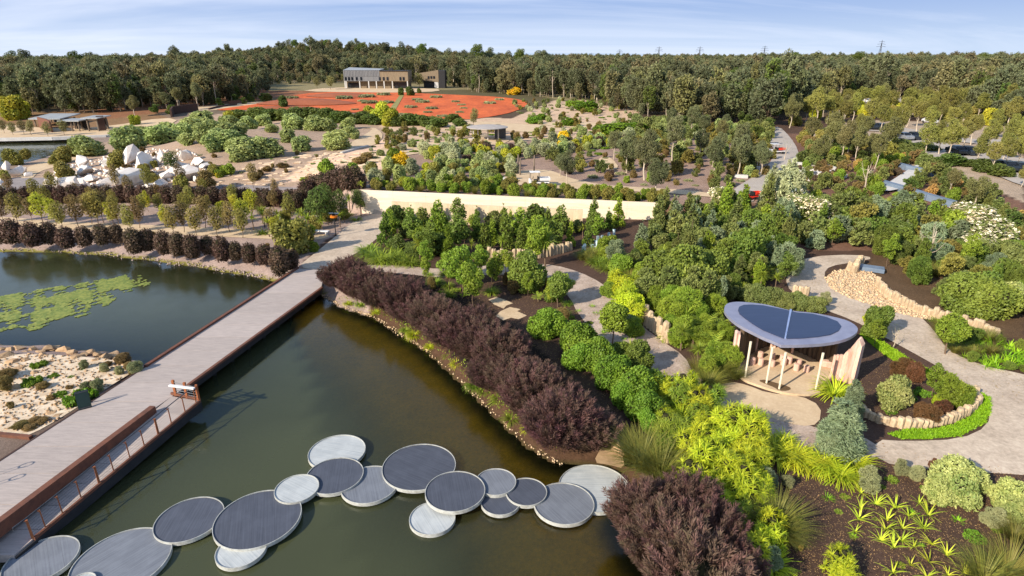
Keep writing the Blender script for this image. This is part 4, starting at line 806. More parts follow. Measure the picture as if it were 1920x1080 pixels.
# long pale stone slabs set in the terrace, and loose river stones
slabs = [stone_mesh('stone_slab', 100+i, 2, .55, .3, mat('pale_slab_%d' % i, (222, 204, 176), (186, 160, 132), rough=.9), 18) for i in range(3)]
ter = empty('stone_terrace', GT(560, 320), 0); ter['kind'] = 'structure'
Pt = [GT(*p)[:2] for p in [(345, 345), (430, 318), (500, 305), (560, 290), (700, 283), (730, 292), (700, 312), (640, 325), (585, 342), (530, 350), (430, 350)]]; n_ = 0; xs = [p[0] for p in Pt]; ys_ = [p[1] for p in Pt]; y = min(ys_)
while y < max(ys_) and n_ < 290:
    x = min(xs)+rs.uniform(0, 2)
    while x < max(xs):
        L_ = rs.uniform(.7, 2.4)
        if inpoly(x, y, Pt) and rs.random() < .62 and n_ < 290:
            yy = y+rs.uniform(-.12, .12); o = place('stone_slab', rs.choice(slabs), ter, (x-ter.location.x, yy-ter.location.y, float(land(x, yy))+.06-ter.location.z), rs.uniform(-.06, .06), (L_*.5, rs.uniform(.5, 1.), 1)); n_ += 1
        x += L_+rs.uniform(.15, 1.2)
    y += .78
def stones_stuff(name, P, n, r0, r1, m, seed=1, dz=0.):
    r = rnd(seed); Q = [GT(*p)[:2] for p in P]; a = np.array(Q); x = r.uniform(a[:, 0].min(), a[:, 0].max(), n*4); y = r.uniform(a[:, 1].min(), a[:, 1].max(), n*4); k = inpoly(x, y, Q); x, y = x[k][:n], y[k][:n]
    iv, f = ico(0); V, F = [], []
    for i, (u, v) in enumerate(zip(x, y)): s_ = r.uniform(r0, r1); V.append(iv*s_*r.uniform(.6, 1.2, 3)+r.normal(size=iv.shape)*s_*.15+np.array([u, v, 0])); F.append(f+i*len(iv))
    V = np.concatenate(V); V[:, 2] += np.repeat(land(x, y), len(iv))+.03+dz; me = raw(name, V, np.concatenate(F), [m]); o = place(name, me); o['kind'] = 'stuff'; return o
m_riv = mat('river_stone', (222, 196, 158), (176, 142, 106), scale=2.2, rough=.9)
stones_stuff('creek_stones', [(1547, 522), (1562, 510), (1592, 503), (1636, 512), (1662, 538), (1702, 562), (1762, 588), (1748, 602), (1694, 590), (1640, 574), (1590, 558), (1556, 540)], 1500, .06, .15, m_riv, 2, .02)
stones_stuff('sand_bed_stones', [(0, 668), (60, 663), (140, 668), (210, 674), (264, 692), (240, 703), (158, 756), (85, 802), (0, 812)], 700, .03, .12, m_brock, 8)
stones_stuff('boulder_rubble', [(90, 350), (110, 310), (240, 285), (380, 290), (400, 330), (330, 352), (200, 356)], 500, .15, .5, m_rock, 9)
def shore_stones(name, P, n, off, m, seed, r0=.03, r1=.09):
    r = rnd(seed); iv, f = ico(0); V, F = [], []; Q = [V2(G(*p)) for p in P]
    for i in range(n):
        k = r.randint(len(Q)-1); q = Q[k].lerp(Q[k+1], r.uniform()); s_ = r.uniform(r0, r1); o = r.normal(0, off, 2); V.append(iv*s_*r.uniform(.6, 1.2, 3)+np.array([q.x+o[0], q.y+o[1], .05+abs(o[0])*.12])); F.append(f+i*8)
    o = place(name, raw(name, np.concatenate(V), np.concatenate(F), [m])); o['kind'] = 'stuff'
shore_stones('shore_pebbles', [(604, 552), (640, 574), (700, 594), (760, 632), (800, 655), (850, 698), (900, 744), (950, 794), (1000, 838), (1050, 866)], 700, .14, m_riv, 4)
shore_stones('bank_gravel', [(0, 466), (100, 468), (200, 474), (300, 486), (400, 500), (470, 512), (515, 520)], 1500, .45, mat('grey_gravel', (178, 158, 146), (140, 122, 112)), 5, .05, .13)
x, y, z = GT(1163, 842); tag(place('landing_rock', BROCK[1], None, (x, y, z), .4, (.55, .8, .9)), 'tall tan rock beside the dark gap behind the landing disc', 'rock')
sheet('landing_pad', [(1112, 868), (1128, 838), (1152, 800), (1165, 822), (1166, 850), (1172, 880), (1140, 872)], m_wsand if 0 else mat('tan_landing', (186, 156, 118), (156, 128, 96)), .03, .4)
x, y, z = GT(1628, 507); tag(MB().box(0, 0, .2, 2.6, 1.1, .4).build('water_trough', m_bluec, None, (x, y, z+.02), R(-28), bevel=.03), 'flat grey stone trough beside the orange standing stones', 'trough')
# ------------------------------------------------------------------ long pale walls
def wall_run(X0, X1, Rw, z0, z1, label, n):
    e = empty('garden_wall', (X0, Rw-SK*X0, .5), 0, label, 'wall')
    for i in range(n):
        a, b = X0+(X1-X0)*i/n, X0+(X1-X0)*(i+1)/n-.012; za, zb = z0+(z1-z0)*i/n, z0+(z1-z0)*(i+1)/n
        P_ = [(a, Rw-SK*a), (b, Rw-SK*b), (b, Rw-SK*b+.34), (a, Rw-SK*a+.34)]
        rpar(MB().prism(P_, .3, lambda x, y: z0+(z1-z0)*(x-X0)/(X1-X0)+.002*(i % 2)).build('wall_panel', m_wall), e)
wall_run(-19.7, 18.8, 75.15, 3.9, 2.95, 'long pale rammed earth wall at the back of the young trees', 9)
m_wall = mat('stained_rammed_earth', (226, 206, 172), (196, 172, 138), scale=.7, stretch=(1.5, 1.5, .4), rough=.92)
wall_run(-14.75, 8.5, 70.7, 3.5, 2.95, 'lower pale wall with a dark drip stain in front of the long wall', 6)
# ------------------------------------------------------------------ oval shelter, poles, vehicles
x, y, z = GT(914, 262); ov = empty('oval_shelter', (x, y, z), R(-4), 'flat oval grey roofed shelter on pale posts in the sandy upper garden', 'shelter')
m = MB(); n = 48; top_ = [(4.35*math.cos(2*math.pi*i/n), 4.4*math.sin(2*math.pi*i/n)) for i in range(n)]
m.add([(a, b, 2.55) for a, b in top_]+[(a, b, 2.68) for a, b in top_]+[(a*.55, b*.55, 2.95) for a, b in top_]+[(0, 0, 3.05)], [tuple(range(n))[::-1]]+[(i, (i+1) % n, n+(i+1) % n, n+i) for i in range(n)]+[(n+i, n+(i+1) % n, 2*n+(i+1) % n, 2*n+i) for i in range(n)]+[(2*n+i, 2*n+(i+1) % n, 3*n) for i in range(n)]); m.build('roof', mat('grey_oval_roof', (172, 164, 156), (156, 148, 142), rough=.7), ov)
for a in (-3.1, -1.9, .2, 2.4): MB().tube([(a, -.8 if abs(a) < 2.6 else 1, 0), (a, -.8 if abs(a) < 2.6 else 1, 2.56)], .13, 8).build('post', m_conc, ov)
MB().box(-2.9, -2.2, .45, 1.6, .5, .08).box(-2.9, -2.7, .25, 1.6, .3, .06).box(-2.9, -2.2, .22, .1, .4, .44).build('picnic_table', m_conc, ov); MB().box(2.6, 1.5, 1.1, 2.4, .3, 2.2).build('back_wall', m_steel, ov)
for i, (a, b, h) in enumerate(((971, 326, 36), (975, 329, 32), (1001, 325, 34))):
    x, y, z = GT(a, b); s = depth(x, y, z)/FPX; tag(MB().tube([(0, 0, 0), (.05, 0, h*s)], [.13, .1], 8).build('timber_pole', m_wood, None, (x, y, z)), ('leftmost', 'middle', 'rightmost')[i]+' of the three bare timber poles behind the white buggy', 'pole', 'bare timber poles')
def wheels(e, xs, yy, r, w=.2):
    for a in xs:
        for sg in (-1, 1): MB().tube([(a, sg*yy-w/2, r), (a, sg*yy+w/2, r)], r, 12).tube([(a, sg*(yy+.02)-w/2, r), (a, sg*(yy+.02)+w/2, r)], r*.5, 10, mi=1).build('wheel', [m_tyre, m_steel], e)
def buggy(a, b, L, rz, body, tray, label, roof=True):
    x, y, z = GT(a, b); e = empty('utility_buggy', (x, y, z+.03), rz, label, 'buggy'); k = L/2.8
    m = MB().box(-.75, 0, .45, 1.1, 1.1, .3).box(.55, 0, .5, 1.5, 1.1, .16).box(-1.22, 0, .68, .3, 1.05, .5); m.build('body', body, e, bevel=.04)
    MB().box(.7, 0, .82, 1.35, 1.15, .08).box(.7, .56, .98, 1.35, .05, .3).box(.7, -.56, .98, 1.35, .05, .3).box(1.36, 0, .98, .05, 1.15, .3).box(.04, 0, .98, .05, 1.15, .3).build('tray', tray, e)
    MB().box(-.45, 0, .75, .5, 1., .14).box(-.18, 0, 1.02, .1, 1., .45).build('seat', m_tyre, e); MB().tube([(-1.05, .25, .75), (-.78, .25, 1.1)], .025, 5).tube([(-.78+.0, .25+.16*math.cos(t), 1.1+.16*math.sin(t)) for t in np.linspace(0, 6.28, 13)], .02, 5).build('steering_wheel', m_tyre, e)
    if roof:
        MB().box(-.6, 0, 1.86, 1.35, 1.15, .06).build('roof', m_white, e, bevel=.02)
        for sx_, sy_ in ((-1.2, .5), (-1.2, -.5), (-.02, .5), (-.02, -.5)): MB().tube([(sx_, sy_, .7), (sx_*.98, sy_, 1.84)], .025, 5).build('roof_post', m_steel, e)
    wheels(e, (-1., .9), .55, .26, .2); e.scale = (k, k, k); return e
buggy(1011, 349, 3., R(4), m_white, m_white, 'white roofed utility buggy parked on the sand circle')
buggy(1456, 289, 2.7, R(8), m_white, m_redp, 'buggy with a red tray driving on the curved service road')
buggy(1411, 374, 2.4, R(20), m_redp, m_redp, 'small red buggy half hidden behind bushes at the road bottom', False)
x, y, z = GT(954, 340); tag(MB().add([(-1.3, .2, 0), (-.7, -.3, 0), (0, -.5, 0), (.5, -.5, 0), (.5, -.2, 0), (-.1, -.1, 0), (-.5, .2, 0), (-.8, .7, 0), (-1.3, .2, .5), (-.7, -.3, .5), (0, -.5, .5), (.5, -.5, .5), (.5, -.2, .5), (-.1, -.1, .5), (-.5, .2, .5), (-.8, .7, .5)],
    [(0, 1, 6, 7), (1, 2, 5, 6), (2, 3, 4, 5), (8, 9, 14, 15), (9, 10, 13, 14), (10, 11, 12, 13)]+[(i, (i+1) % 8, 8+(i+1) % 8, 8+i) for i in range(8)]).build('curved_stone_bench', m_conc, None, (x, y, z)), 'curved pale stone seat at the edge of the sand circle', 'seat')
x, y, z = GT(973, 341); tag(place('dark_boulder', BROCK[2], None, (x, y, z+.1), 1, (.4, .25, .25)), 'small brown stone lying in the sand circle', 'rock')
def lamp(a, b, h, label):
    x, y, z = GT(a, b); e = empty('solar_lamp', (x, y, z), .3, label, 'lamp'); MB().tube([(0, 0, 0), (0, 0, h)], .06, 8).build('pole', m_dark, e)
    MB().tube([(0, 0, h*.86), (0, 0, h*.94)], .42, 14).build('ring', m_orange, e); MB().box(-.28, 0, h+.12, .5, .7, .06, .3).box(.3, 0, h+.05, .5, .6, .06, -.2).tube([(0, 0, h*.94), (0, 0, h+.1)], .2, 8).build('solar_panel', m_glass, e)
lamp(630, 443, 2.6, 'black post lamp with an orange ring beside the path to the wall')
x, y, z = GT(602, 440); b_ = empty('white_bench', (x, y, z), R(-10), 'white block bench on the gravel beside the orange ringed lamp', 'bench'); MB().box(0, 0, .45, 2., .5, .12).build('seat', m_white, b_, bevel=.02); MB().box(-.7, 0, .2, .15, .4, .4).build('leg', m_conc, b_); MB().box(.7, 0, .2, .15, .4, .4).build('leg', m_conc, b_)
# ------------------------------------------------------------------ white walkway, low walls
def lowwall(P, h, w, m, label, name='low_wall', z0=-.2, kind='wall'):
    Q = [GT(*p) for p in P]; mb = MB(); zb = {(round(q[0], 4), round(q[1], 4)): q[2] for q in Q}
    f = lambda o: (lambda p: float(land(p.x, p.y))+o)
    return tag(beam(mb, [V2(q) for q in Q], w, f(z0), f(h)).build(name, m), label, kind)
sheet('white_walkway', [(1646, 363), (1664, 347), (1702, 322), (1724, 325), (1695, 357), (1668, 362)], m_conc, .35, 1.5, smooth=0); sheet('white_walkway', [(1708, 318), (1717, 313), (1736, 317), (1730, 324)], m_conc, .35, 1.5, smooth=0)
lowwall([(1675, 312), (1700, 319), (1757, 332)], .8, .8, m_bluec, 'blue grey steel beam crossing the top of the white walkway')
lowwall([(1645, 346), (1693, 360), (1740, 375), (1788, 389)], .8, .9, m_bluec, 'blue grey steel beam crossing the foot of the white walkway')
lowwall([(1492, 309), (1530, 311), (1556, 315), (1572, 322), (1560, 325), (1530, 322), (1490, 317)], .45, .5, m_conc, 'looped white bench wall right of the service road', 'bench_wall')
lowwall([(1498, 325), (1540, 328), (1588, 333)], .45, .6, m_conc, 'straight white bench wall below the looped one', 'bench_wall'); lowwall([(1500, 334), (1524, 340)], .45, .7, m_conc, 'shortest white bench wall nearest the silver shrub', 'bench_wall')
for i, q in enumerate((((1372, 320), (1392, 321)), ((1390, 314), (1424, 318)), ((1372, 332), (1402, 334)))): lowwall(q, .45, .6, m_conc, ('short white terrace strip left of the service road, middle one', 'longest white terrace strip left of the service road, topmost', 'lowest white terrace strip left of the service road')[i], 'terrace_strip')
lowwall([(640, 288), (665, 281), (690, 275)], .3, .5, m_conc, 'thin pale stone edging along the sandy path bend')
lowwall([(-120, 264), (0, 263), (100, 261), (200, 257), (238, 252)], .55, .8, m_conc, 'long pale seat wall along the far lake shore', 'seat_wall')
lowwall([(322, 220), (326, 214), (372, 208)], 2.4, .5, m_rustd, 'tall dark rust wall below the forest edge'); lowwall([(392, 206), (415, 201), (444, 197)], .6, .5, m_rustd, 'low rust wall bordering the red sand at its left end'); lowwall([(430, 196), (462, 192)], 1.2, .4, m_rust, 'short rust wall beside the tree line above the red sand')
for i, (a, b) in enumerate(((545, 785), (580, 745), (630, 757), (640, 722), (675, 718), (690, 742), (725, 697), (765, 672), (598, 788), (536, 800))):
    x, y, z = GT(960+a/4, 274+b/4); tag(MB().tube([(0, 0, 0), (0, 0, .75)], [.17, .2], 3).build('tree_guard', m_guard, None, (x, y, z), rs.uniform(0, 2)), 'pale blue plastic guard round a seedling on dark mulch', 'tree guard', 'pale blue seedling guards')
# ------------------------------------------------------------------ far buildings
m_clad = mat('zinc_cladding', (128, 128, 128), (108, 108, 110), scale=.6, stretch=(6, 1, .1), rough=.55, metal=.2); m_brick = mat('tan_cladding', (140, 122, 98), (120, 104, 84), scale=.6, stretch=(4, 1, 1), rough=.8)
bx0, by0, bz0 = GT(646, 166); sc_ = depth(bx0, by0, bz0)/FPX; bz0 -= .1
vb = empty('visitor_building', (bx0, by0, bz0), 0, 'long two storey grey and tan building above the red sand', 'building'); W_ = 120*sc_; H_ = 9.6
m = MB(); m.box(W_*.28, 7, 6.5, W_*.56, 13, 5.4); m.build('upper_wall', m_clad, vb); m = MB(); m.box(W_*.78, 7, 6.3, W_*.438, 13, 5.); m.build('upper_wall', m_brick, vb)
m = MB()
for i in range(24): m.box(W_*.56*(i+.5)/24, .42, 7.6, W_*.56/24*.8, .12, 2.8)
m.build('cladding', m_clad, vb)['kind'] = 'stuff'
MB().box(W_*.5, 8, 1.9, W_*.98, 9, 3.7).build('lower_wall', m_brick, vb)
MB().add([(0, .3, 9.25), (W_*.56, .3, 9.25), (W_*.56, 14, 9.5), (0, 14, 10.2), (0, .3, 9.3), (W_*.56, .3, 9.3), (W_*.56, 14, 9.8), (0, 14, 10.5)], [(3, 2, 1, 0), (4, 5, 6, 7), (0, 1, 5, 4), (1, 2, 6, 5), (2, 3, 7, 6), (3, 0, 4, 7)]).build('roof', m_tin, vb)
MB().box(W_*.78, 7, 8.95, W_*.44, 14, .25).box(W_*.7, 8, 9.6, 2, 2, 1.4).build('roof', m_dark, vb)
for i, q in enumerate((.03, .08, .13, .2, .27, .56, .62, .68, .88, .93)): MB().box(W_*q, .45, 5., W_*.03, .2, 1.7).build('window', m_glass, vb)
MB().box(W_*.13, 3.4, 1.5, W_*.2, .3, 2.6).build('window', m_glass, vb); MB().box(W_*.86, 3.4, 1.6, W_*.2, .3, 2.9).build('window', m_glass, vb)
for q in (.01, .03, .24, .38, .5, .62, .75, .985): MB().box(W_*q, .7, 1.9, .5, .5, 3.8).build('column', m_conc, vb)
ax_, ay_, az_ = GT(791, 165); ab = empty('annex_building', (ax_, ay_, az_-.1), 0, 'tan block with three small windows right of the long building', 'building'); w2 = 33*sc_
MB().add([(-1, 0, 4.2), (w2, 0, 3.2), (w2, 9, 3.2), (-1, 9, 4.2), (-1, 0, 7.8), (w2, 0, 9.4), (w2, 9, 9.4), (-1, 9, 7.8)], [(3, 2, 1, 0), (4, 5, 6, 7), (0, 1, 5, 4), (1, 2, 6, 5), (2, 3, 7, 6), (3, 0, 4, 7)]).build('upper_wall', m_brick, ab)
for q in (.42, .58, .74): MB().box(w2*q, -.05, 5.6, 1., .2, 1.3).build('window', m_glass, ab)
MB().box(w2*.5, 5, 1.6, w2*.8, 7, 3.1).build('lower_wall', m_dark, ab); MB().box(w2*.86, .4, 1.6, 2.2, .4, 3.2).build('door', m_conc, ab); MB().box(w2+1.8, 4, 4.6, 3.4, 8, 9.2).build('side_wing', m_dark, ab)
def shelter(a0, a1, b, hpx, dep, roofm, label, rise=.3, posts=3):
    x, y, z = GT(a0, b); x1, y1, _ = GT(a1, b); s = depth(x, y, z)/FPX; w = x1-x; h = hpx*s; e = empty('lakeside_shelter', (x, y, z), 0, label, 'shelter')
    MB().add([(-1, -1, h), (w+1, -1, h), (w+1, dep, h+rise), (-1, dep, h+rise), (-1, -1, h+.25), (w+1, -1, h+.25), (w+1, dep, h+rise+.25), (-1, dep, h+rise+.25)], [(3, 2, 1, 0), (4, 5, 6, 7), (0, 1, 5, 4), (1, 2, 6, 5), (2, 3, 7, 6), (3, 0, 4, 7)]).build('roof', roofm, e)
    for i in range(posts):
        for yy in (0, dep*.8): MB().tube([(w*i/(posts-1), yy, 0), (w*i/(posts-1), yy, h+.1)], .18, 6).build('post', m_wood, e)
    MB().box(w/2, dep*.9, h*.45, w*.95, .3, h*.9).build('back_wall', m_dark, e)
shelter(68, 114, 237, 13, 8, m_tin, 'pale roofed pavilion left of the lakeside shelters', .7); shelter(124, 150, 247, 19, 5, m_tin, 'open post shelter on the lakeside terrace', .1); shelter(168, 186, 247, 24, 5, m_tin, 'taller open shelter next to the rust walls', .2, 2)
lowwall([(76, 240), (92, 244), (99, 249)], 3., .4, m_rust, 'orange rust wall behind the lakeside trees'); lowwall([(186, 246), (200, 245)], 4., .5, m_rustd, 'dark rust block right of the taller open shelter')
# hilltop lookout
x, y, z = GT(596, 92); x, y = -205, 610.; z = float(land(x, y)); lk = empty('hilltop_lookout', (x, y, z), 0, 'small columned lookout on the wooded hill top', 'lookout')
for a in (-2.4, -.2, 2.4): MB().box(a, 0, 4, .7, .7, 8).build('column', m_wood, lk)
MB().box(0, 0, 8.2, 7, 4, .6).build('roof', m_bluec, lk)
# ------------------------------------------------------------------ cars, buoys, power pylons
def car(a, b, rz, paint, label):
    x, y, z = GT(a, b); e = empty('parked_car', (x, y, z+.18), rz, label, 'car')
    m = MB(); prof = [(-2.2, .3), (-2.25, .75), (-1.9, .95), (-1.2, 1.0), (-.75, 1.42), (.75, 1.46), (1.5, 1.02), (2.15, .9), (2.2, .35)]
    n = len(prof); m.add([(u, -.88 if v < 1.1 else -.7, v) for u, v in prof]+[(u, .88 if v < 1.1 else .7, v) for u, v in prof], [tuple(range(n)), tuple(range(n, 2*n))[::-1]]+[(i, (i+1) % n, n+(i+1) % n, n+i) for i in range(n)]); m.build('body', paint, e, bevel=.04)
    for sg in (-1, 1): MB().add([(-1.05, sg*.87, 1.03), (1.25, sg*.87, 1.05), (.65, sg*.75, 1.38), (-.7, sg*.75, 1.36)], [(0, 1, 2, 3)]).add([(-1.05, sg*.86, 1.03), (1.25, sg*.86, 1.05), (.65, sg*.74, 1.38), (-.7, sg*.74, 1.36)], [(3, 2, 1, 0)]).build('side_window', m_glass, e)
    MB().add([(-1.22, -.66, 1.04), (-1.22, .66, 1.04), (-.8, .6, 1.4), (-.8, -.6, 1.4)], [(0, 1, 2, 3)]).build('windscreen', m_glass, e); wheels(e, (-1.4, 1.4), .78, .33)
dkp = mat('dark_car_paint', (36, 44, 52), rough=.3, fine=0, spec=.6); wtp = mat('white_car_paint', (224, 224, 224), rough=.3, fine=0, spec=.6); slp = mat('silver_car_paint', (160, 164, 168), rough=.3, fine=0, metal=.4)
for i, (a, b, p_, l) in enumerate(((1634, 243, dkp, 'dark car under the trees, first in the far row'), (1650, 244, dkp, 'dark car under the trees, end of the far row'), (1694, 263, slp, 'silver car in the middle row, first under the trees'), (1712, 262, dkp, 'dark car in the middle row beside the silver one'), (1792, 290, dkp, 'dark car behind the leaning white trunked trees'), (1812, 291, dkp, 'dark car right of the leaning white trunked trees'),
    (1866, 318, slp, 'grey car, first in the near row at the car park'), (1886, 321, dkp, 'dark car in the near row beside the grey one'), (1908, 323, dkp, 'dark car last in the near row by the frame edge'), (1622, 193, wtp, 'white car parked before the red and yellow buoys'), (1640, 195, slp, 'silver car beside the white one near the buoys'), (1742, 232, wtp, 'white car glimpsed among the golden trees'))):
    car(a, b, R(80+(i % 3)*4) if 1600 < a else 0, p_, l)
def buoy(a, b, h, m, label):
    x, y, z = GT(a, b); e = empty('buoy', (x, y, z), 0, label, 'buoy'); prof = [(0, 1.0), (.15, 1.1), (.5, .9), (.72, .45), (.8, .3)]; mb = MB(); n = 12
    mb.add([(r_*h*.35*math.cos(2*math.pi*i/n), r_*h*.35*math.sin(2*math.pi*i/n), u*h) for u, r_ in prof for i in range(n)], [(j*n+i, j*n+(i+1) % n, (j+1)*n+(i+1) % n, (j+1)*n+i) for j in range(4) for i in range(n)]+[tuple(range(n))[::-1]]); mb.build('float', m, e); MB().tube([(0, 0, h*.78), (0, 0, h)], [h*.12, h*.1], 8).build('top', m_white, e)
buoy(1653, 184, 4.2, m_redp, 'tall red buoy with a pale top at the far car park'); buoy(1661, 191, 3.2, m_yel, 'yellow buoy just in front of the red one'); buoy(1704, 193, 3.2, m_yel, 'yellow buoy alone by the dark trees')
x, y, z = GT(1655, 186); tag(MB().tube([(0, 0, .2), (0, 0, 1), (0, 0, 2), (0, 0, 2.5)], [.5, 1.2, 1.1, .2], 12).build('white_ball', m_white, None, (x+1, y-1, z)), 'white ball buoy beside the red one', 'buoy')
def pylon(a, top, Y, label, w=1.):
    X = (a-960)/FPX*Y*cp*1.06; z0 = float(land(X, Y)); zt = CAM_H+(107-top)/FPX*Y*1.15; h = zt-z0; e = MB()
    for sx_, sy_ in ((-1, -1), (1, -1), (1, 1), (-1, 1)): e.tube([(sx_*3*w, sy_*3*w, 0), (sx_*.5*w, sy_*.5*w, h*.75), (0, 0, h)], .28, 3)
    for q, l in ((.72, 8), (.82, 7), (.92, 5)): e.tube([(-l*w, 0, h*q), (0, 0, h*q+1), (l*w, 0, h*q)], .26, 3)
    for i in range(7):
        u0, u1 = i/9.4, (i+1)/9.4; r0, r1 = 3*w*(1-u0*1.1), 3*w*(1-u1*1.1); e.tube([(-r0, -r0, h*u0), (r1, -r1, h*u1)], .18, 3); e.tube([(r0, -r0, h*u0), (-r1, -r1, h*u1)], .18, 3)
    tag(e.build('power_pylon', m_steel, None, (X, Y, z0)), label, 'pylon', 'power pylons on the skyline')
for a, t_, Y_, l in ((1100, 101, 1500, 'faintest lattice pylon at the left of the skyline row'), (1150, 96, 1400, 'second lattice pylon from the left on the skyline'), (1219, 92, 1250, 'slim pylon on the skyline above the forest centre'), (1291, 92, 1250, 'pylon on the skyline left of the service road line'), (1405, 91, 1250, 'pylon on the skyline above the service road'), (1609, 83, 1100, 'tallest pylon on the skyline above the buoys')): pylon(a, t_, Y_, l)
# ------------------------------------------------------------------ lily pads
rs_ = rnd(9); LP = [(-60, 600), (0, 556), (60, 545), (150, 531), (240, 514), (285, 519), (292, 530), (240, 548), (215, 560), (190, 582), (150, 596), (130, 590), (100, 602), (80, 618), (58, 620), (36, 612), (-60, 640)]
Q = [G(*p, .02) for p in LP]; a = np.array(Q); x = rs_.uniform(a[:, 0].min(), a[:, 0].max(), 42000); y = rs_.uniform(a[:, 1].min(), a[:, 1].max(), 42000)
nv = np.sin(x*1.1+1.3*np.sin(y*.8))+np.sin(y*1.7+1.1*np.sin(x*.9+2))+.8*np.sin(x*3.1+y*2.3)+.6*np.sin(x*5.3-y*4.1)-1.2*sst(-1.2, .2, sdist(x, y, Q))
k = inpoly(x, y, Q) & (nv+rs_.normal(0, .55, x.shape)+.9*np.sin(x*9+3*np.sin(y*3))*np.sin(y*11) > .1) & (sdist(x, y, LAKE) < -.5); x, y = x[k][:12000], y[k][:12000]; n = len(x); r_ = rs_.uniform(.08, .19, n); an = rs_.uniform(0, 6.28, n)
ang = an[:, None]+np.array([0, 1.3, 2.9, 4.6])[None]; Qd = np.stack([x[:, None]+r_[:, None]*np.cos(ang), y[:, None]+r_[:, None]*np.sin(ang), .015+rs_.uniform(0, .03, (n, 1))+0*ang], -1)
o = place('lily_pads', raw('lily_pads', Qd.reshape(-1, 3), np.arange(4*n).reshape(-1, 4), [leafmat('lily_pad', (140, 148, 82), (92, 112, 58), trans=.1)], rs_.uniform(0, 1, n))); o['kind'] = 'stuff'
# ------------------------------------------------------------------ planting
def rows(kind, color, look, txt, hs=1., group=None):
    for t in txt.split(';'):
        v = [float(q) for q in t.split()]
        if v: P(kind, color, v[0], v[1], v[2], v[3] if len(v) > 3 else hs, look=look, group=group)
def trows(kind, color, look, txt, wr=1., group=None):
    for t in txt.split(';'):
        v = [float(q) for q in t.split()]
        if v: T(kind, color, v[0], v[1], v[2], v[3] if len(v) > 3 else wr, look=look, group=group)
# purple hedge along the pond
HL = [V2(G(*p, .8)) for p in smooth_line([(634, 536), (680, 550), (730, 568), (820, 612), (900, 668), (980, 735), (1045, 797), (1100, 846)], 1)]; hn = 0
for q, d in path_pts(HL, .82):
    n_ = Vector((d.y, -d.x)); o_ = PR.uniform(-.55, 1.15); x, y = q.x+n_.x*o_, q.y+n_.y*o_; u, v = proj(x, y, 2.); hn += 1
    o = put('spray', 'plum', x, y, float(land(x, y))-.1, PR.uniform(.84, 1.2), PR.uniform(.8, 1.05)); PENDING.append((o, 'spray', 'plum', float(u), float(v), None, 'feathery plum hedge shrub', 'plum brown hedge along the pond'))
rows('spray', 'plum', 'huge plum brown shrub', '1212 960 120;1285 950 120;1250 1020 150;1330 1015 140;1300 1085 180;1385 1070 110;1210 1010 90', group='plum brown shrubs at the landing')
rows('ball', 'bright', 'dense bright green shrub', '1027 612 66;1084 640 76;1118 668 76;1090 672 60;1152 702 76;1186 722 84;1218 722 60;1170 744 60;1208 764 70;1215 792 52;1135 690 50')
rows('bush', 'green', 'glossy green shrub', '986 516 74;1196 672 62;1166 662 44;1040 548 40;1382 476 90;1640 604 52 1.3')
trows('round', 'green', 'small round crowned green tree', '1046 575 62;985 545 56'); trows('round', 'limedark', 'small tree with yellow green leaves', '1148 645 78;1772 664 72')
trows('sap', 'limedark', 'light leafed young tree', '866 560 100;888 575 84;842 540 70;1008 500 90;792 480 60;1748 745 62;1640 648 50;800 505 54')
trows('cord', 'palm', 'slim cordyline', '1180 680 42;1333 690 46;1346 694 44;1240 500 40;1350 560 34;1362 650 40;1425 545 40;1452 545 34;1392 560 30')
trows('dead', None, 'leafless pale grey branching tree', '1674 652 46;1735 505 105;1470 300 40;1621 358 70')
rows('fern', 'palm', 'bright tree fern', '1322 618 66;1340 650 60;1300 640 56;1352 616 46;1425 520 50;1450 510 44')
rows('tuft', 'lime', 'tall yellow tufted shrub', '1160 528 50;1176 556 60;1192 586 50')
rows('bush', 'limedark', 'loose lime green shrub', '1188 612 40;1150 520 30;1140 545 30')
rows('ball', 'lime', 'compact yellow green shrub', '1166 540 50;1180 572 54;1644 598 40;1790 735 50;1760 752 26')
rows('fine', 'limedark', 'soft yellow green shrub', '1255 590 60;1290 575 70;1275 620 56;1250 560 50;1310 590 50;1230 560 44;1790 736 64;1340 580 50')
# lime strap-leaf mass
scatter([(1222, 745), (1262, 738), (1310, 745), (1364, 782), (1400, 812), (1420, 850), (1412, 900), (1440, 980), (1455, 1082), (1410, 1082), (1375, 990), (1330, 940), (1280, 905), (1240, 860), (1226, 800)],
    [('tuft', 'lime', 6, 1.3, 2.3), ('tuft', 'limedark', 1, 1.2, 2.), ('strap', 'lime', 1.6, 1., 1.6)], .8, 'in the yellow green bank beside the plum shrubs', 'in the bank by the landing', n=130)
rows('fine', 'blue', 'soft blue green shrub', '1352 806 36;1382 838 44;1408 868 50;1430 892 44;1420 930 40;1450 1000 40;1445 1045 56;1445 900 34;1180 606 40;1150 470 40;1310 480 60')
rows('cone', 'blue', 'tall feathery blue grey wattle', '1578 806 92 .6;1600 752 44 .9;1560 830 50 .7'); rows('strap', 'lime', 'yellow green strap plant', '1456 838 62;1490 850 58;1518 862 54;1548 866 52;1578 882 54;1602 862 56;1440 822 50;1470 822 40;1536 850 40;1590 852 44;1568 726 56')
rows('tuss', 'tuss', 'olive feathery grass tussock', '1205 850 90;1240 872 90;1180 836 60;1456 975 92;1470 1000 60;1345 690 56;1330 712 50;1310 690 40;1905 1000 50;1895 1062 90;1850 1075 80;1380 700 34')
k_ = 0
